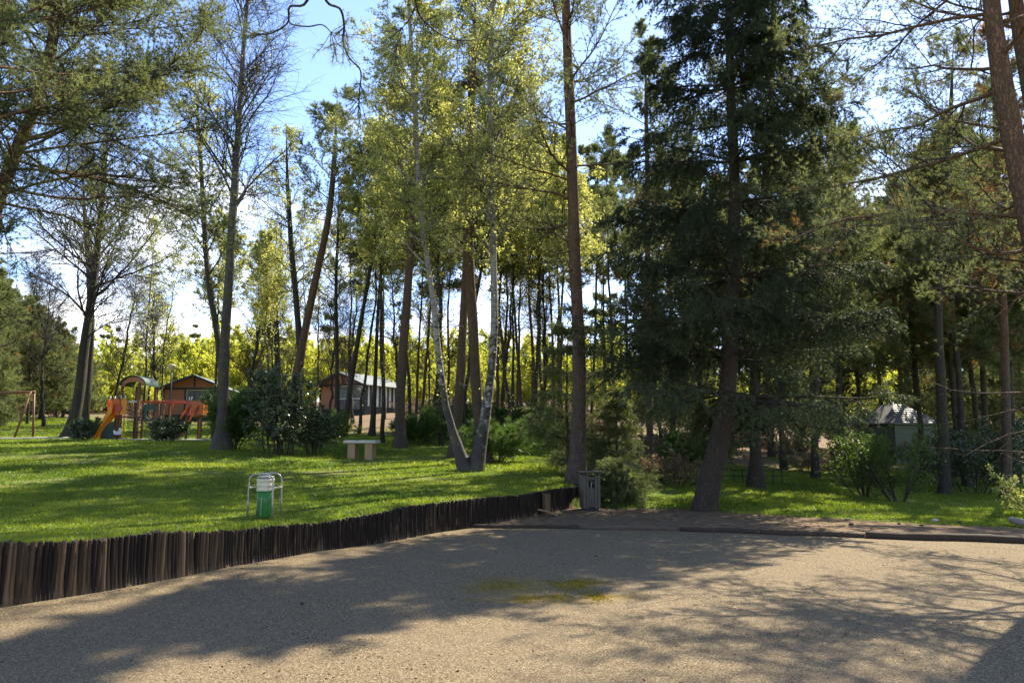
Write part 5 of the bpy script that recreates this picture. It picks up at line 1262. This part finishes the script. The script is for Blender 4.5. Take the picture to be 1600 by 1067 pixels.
# ------------------------------------------------------------------ small things on the ground
def stone(px, py, sz, label, mat='stone', name='stone', cat='stone', seed=0, zz=None, group=None):
    q = pz(px, py, 0.0); z = gz(q[0], q[1]); z = max(z, 0.0); r_ = RG(seed); me = bpy.data.meshes.new(name)
    import bmesh
    bm = bmesh.new(); bmesh.ops.create_icosphere(bm, subdivisions=3, radius=1)
    off = r_.uniform(0, 10, 3)
    for v in bm.verts:
        c = v.co; k = 1+.18*math.sin(c.x*3+off[0])*math.cos(c.y*2.6+off[1])+.12*math.sin(c.z*5+off[2]+c.x*2)
        v.co = Vector((c.x*sz*k, c.y*sz*k*.8, c.z*sz*k*.6))
    for f in bm.faces: f.smooth = True
    bm.to_mesh(me); bm.free(); me.materials.append(M[mat]); o = link(name, me, None, (q[0], q[1], z+sz*.35)); o.rotation_euler = (0, 0, r_.uniform(0, 6)); return tag(o, label, cat, group)
stone(472, 944, .022, 'small dark pine cone lying alone on the left part of the gravel', 'darkiron', 'pine_cone', 'pine cone', 1)
stone(931, 869, .020, 'small dark pine cone on the far part of the gravel below the bin', 'darkiron', 'pine_cone', 'pine cone', 2)
stone(1461, 815, .07, 'pale rounded stone on the dirt strip at the right', 'stone', seed=3)
for i, (px, py, s2) in enumerate(sorted([(1310, 801, .05), (1317, 803, .04), (1368, 804, .05), (1330, 822, .05), (1395, 815, .045), (1500, 817, .05), (1440, 822, .04), (1405, 820, .035)])):
    stone(px, py, s2, f'small brown stone on the dirt strip beyond the kerb logs, {ORD[i]} from the left', 'kerb_log', seed=10+i, group='small stones on the dirt strip')
# fallen needles, cone scales and grit
g = Geo(); r = RG(600); n = 16000
Yv = 5*np.exp(r.uniform(0, 1, n)**1.1*math.log(22/5)); Xv = (r.uniform(-50, 1650, n)-800)/FPX*Yv; u = Xv-xp(Yv)
dens = np.where(Yv < yk(Xv), .05+.5*(fbm(Xv, Yv, 1.3, 21) > .7)+.8*(u < .35), litter_mask(Xv, Yv)*1.3)
dens = np.where(u < -.1, .10+.25*(fbm(Xv, Yv, 1.3, 23) > .6), dens)
ok = (np.abs(u) > .09) & (r.uniform(0, 1, n) < dens) & (np.abs(Yv-yk(Xv)) > .12); Xv, Yv = Xv[ok], Yv[ok]; m = len(Xv); Z = np.maximum(terrain(Xv, Yv), 0)+.004+np.where(u[ok] < -.1, .02+.0008*Yv, 0)
a = r.uniform(0, 6.28, m); l_ = r.uniform(.006, .022, m); w = l_*r.uniform(.12, .5, m)
dx = np.stack([np.cos(a)*l_, np.sin(a)*l_, r.normal(size=m)*.003], 1); dy = np.stack([-np.sin(a)*w, np.cos(a)*w, r.normal(size=m)*.002+.003], 1); b = np.stack([Xv, Yv, Z], 1)
V = np.stack([b-dx, b+dy, b+dx, b-dy*.8], 1).reshape(-1, 3); g.add(V, np.arange(m*4).reshape(-1, 4), 0, r.uniform(0, 1, m), False)
M['debris'] = leafmat('debris', (0.05, 0.03, 0.02), (0.24, 0.16, 0.09), (1.0, 1.0, 1.0), .8, .1, .1)
tag(link('leaf_litter', g.mesh('leaf_litter', [M['debris']])), 'fallen needles and leaf bits scattered over the gravel and dirt', 'leaf litter', kind='stuff')
g = Geo(); r = RG(610); n = 9000
cs = np.array([[*pz(800, 915, 0)[:2], .72, .55], [*pz(900, 912, 0)[:2], .40, .38], [*pz(850, 936, 0)[:2], .75, .24], [*pz(940, 932, 0)[:2], .5, .2]])
ci = r.integers(0, 4, n); Xv = cs[ci, 0]+r.normal(size=n)*cs[ci, 2]*.55; Yv = cs[ci, 1]+r.normal(size=n)*cs[ci, 3]*.55
ok = fbm(Xv, Yv, 7, 31) > .12; Xv, Yv = Xv[ok], Yv[ok]; m = len(Xv); a = r.uniform(0, 6.28, m); w = r.uniform(.004, .009, m); h = r.uniform(.004, .013, m)
b = np.stack([Xv, Yv, np.full(m, .001)], 1); s3 = np.stack([np.cos(a)*w, np.sin(a)*w, 0*a], 1); V = np.stack([b-s3, b+s3, b+np.stack([r.normal(size=m)*.004, r.normal(size=m)*.004, h], 1)], 1).reshape(-1, 3)
g.add(V, np.arange(m*3).reshape(-1, 3), 0, r.uniform(0, 1, m), False)
M['moss'] = leafmat('moss', (0.14, 0.12, 0.02), (0.34, 0.26, 0.035), (1.3, 1.3, .8), .7, .3, .1)
tag(link('moss', g.mesh('moss', [M['moss']])), 'yellow green moss growing in a patch on the gravel court', 'moss', kind='stuff')
# little weeds between the logs and on the lawn edge
def weed(loc, sz, seed, label, n=7):
    r_ = RG(seed); g = Geo()
    for i in range(n):
        a = r_.uniform(0, 6.28); e = r_.uniform(.3, 1.0); w = sz*.16; P = []
        d = np.array([math.cos(a)*math.cos(e), math.sin(a)*math.cos(e), math.sin(e)]); s2 = np.array([-math.sin(a), math.cos(a), 0])
        L2 = sz*r_.uniform(.6, 1.1); p0 = np.zeros(3); p1 = d*L2*.5; p2 = d*L2+np.array([0, 0, -L2*.2])
        g.add([p0-s2*w*.3, p0+s2*w*.3, p1+s2*w, p2, p1-s2*w], [[0, 1, 2, 4]], 0, r_.uniform(0, 1, 1), True); g.add([p1-s2*w, p1+s2*w, p2], [[0, 1, 2]], 0, r_.uniform(0, 1, 1), True)
    return tag(link('weed', g.mesh('weed', [M['grass']]), None, loc), label, 'weed', 'weeds along the palisade')
wl = [(62, 'left'), (165, ''), (200, ''), (375, ''), (393, ''), (452, ''), (330, ''), (540, ''), (610, '')]
for i, (px, _) in enumerate(sorted(wl)):
    # stand a hand's breadth behind the logs
    Y = 9.0
    for _k in range(8):
        xx = xp(np.array([Y]))[0]; Y += ((px-800)/FPX*Y-xx)*-1.2
        Y = min(max(Y, 7), 18)
    x = float(xp(np.array([Y]))[0])-r.uniform(.12, .5); weed((x, Y, gz(x, Y)), r.uniform(.10, .20), 700+i, f'leafy weed at the lawn edge above the palisade, {ORD[i]} from the left', 9)
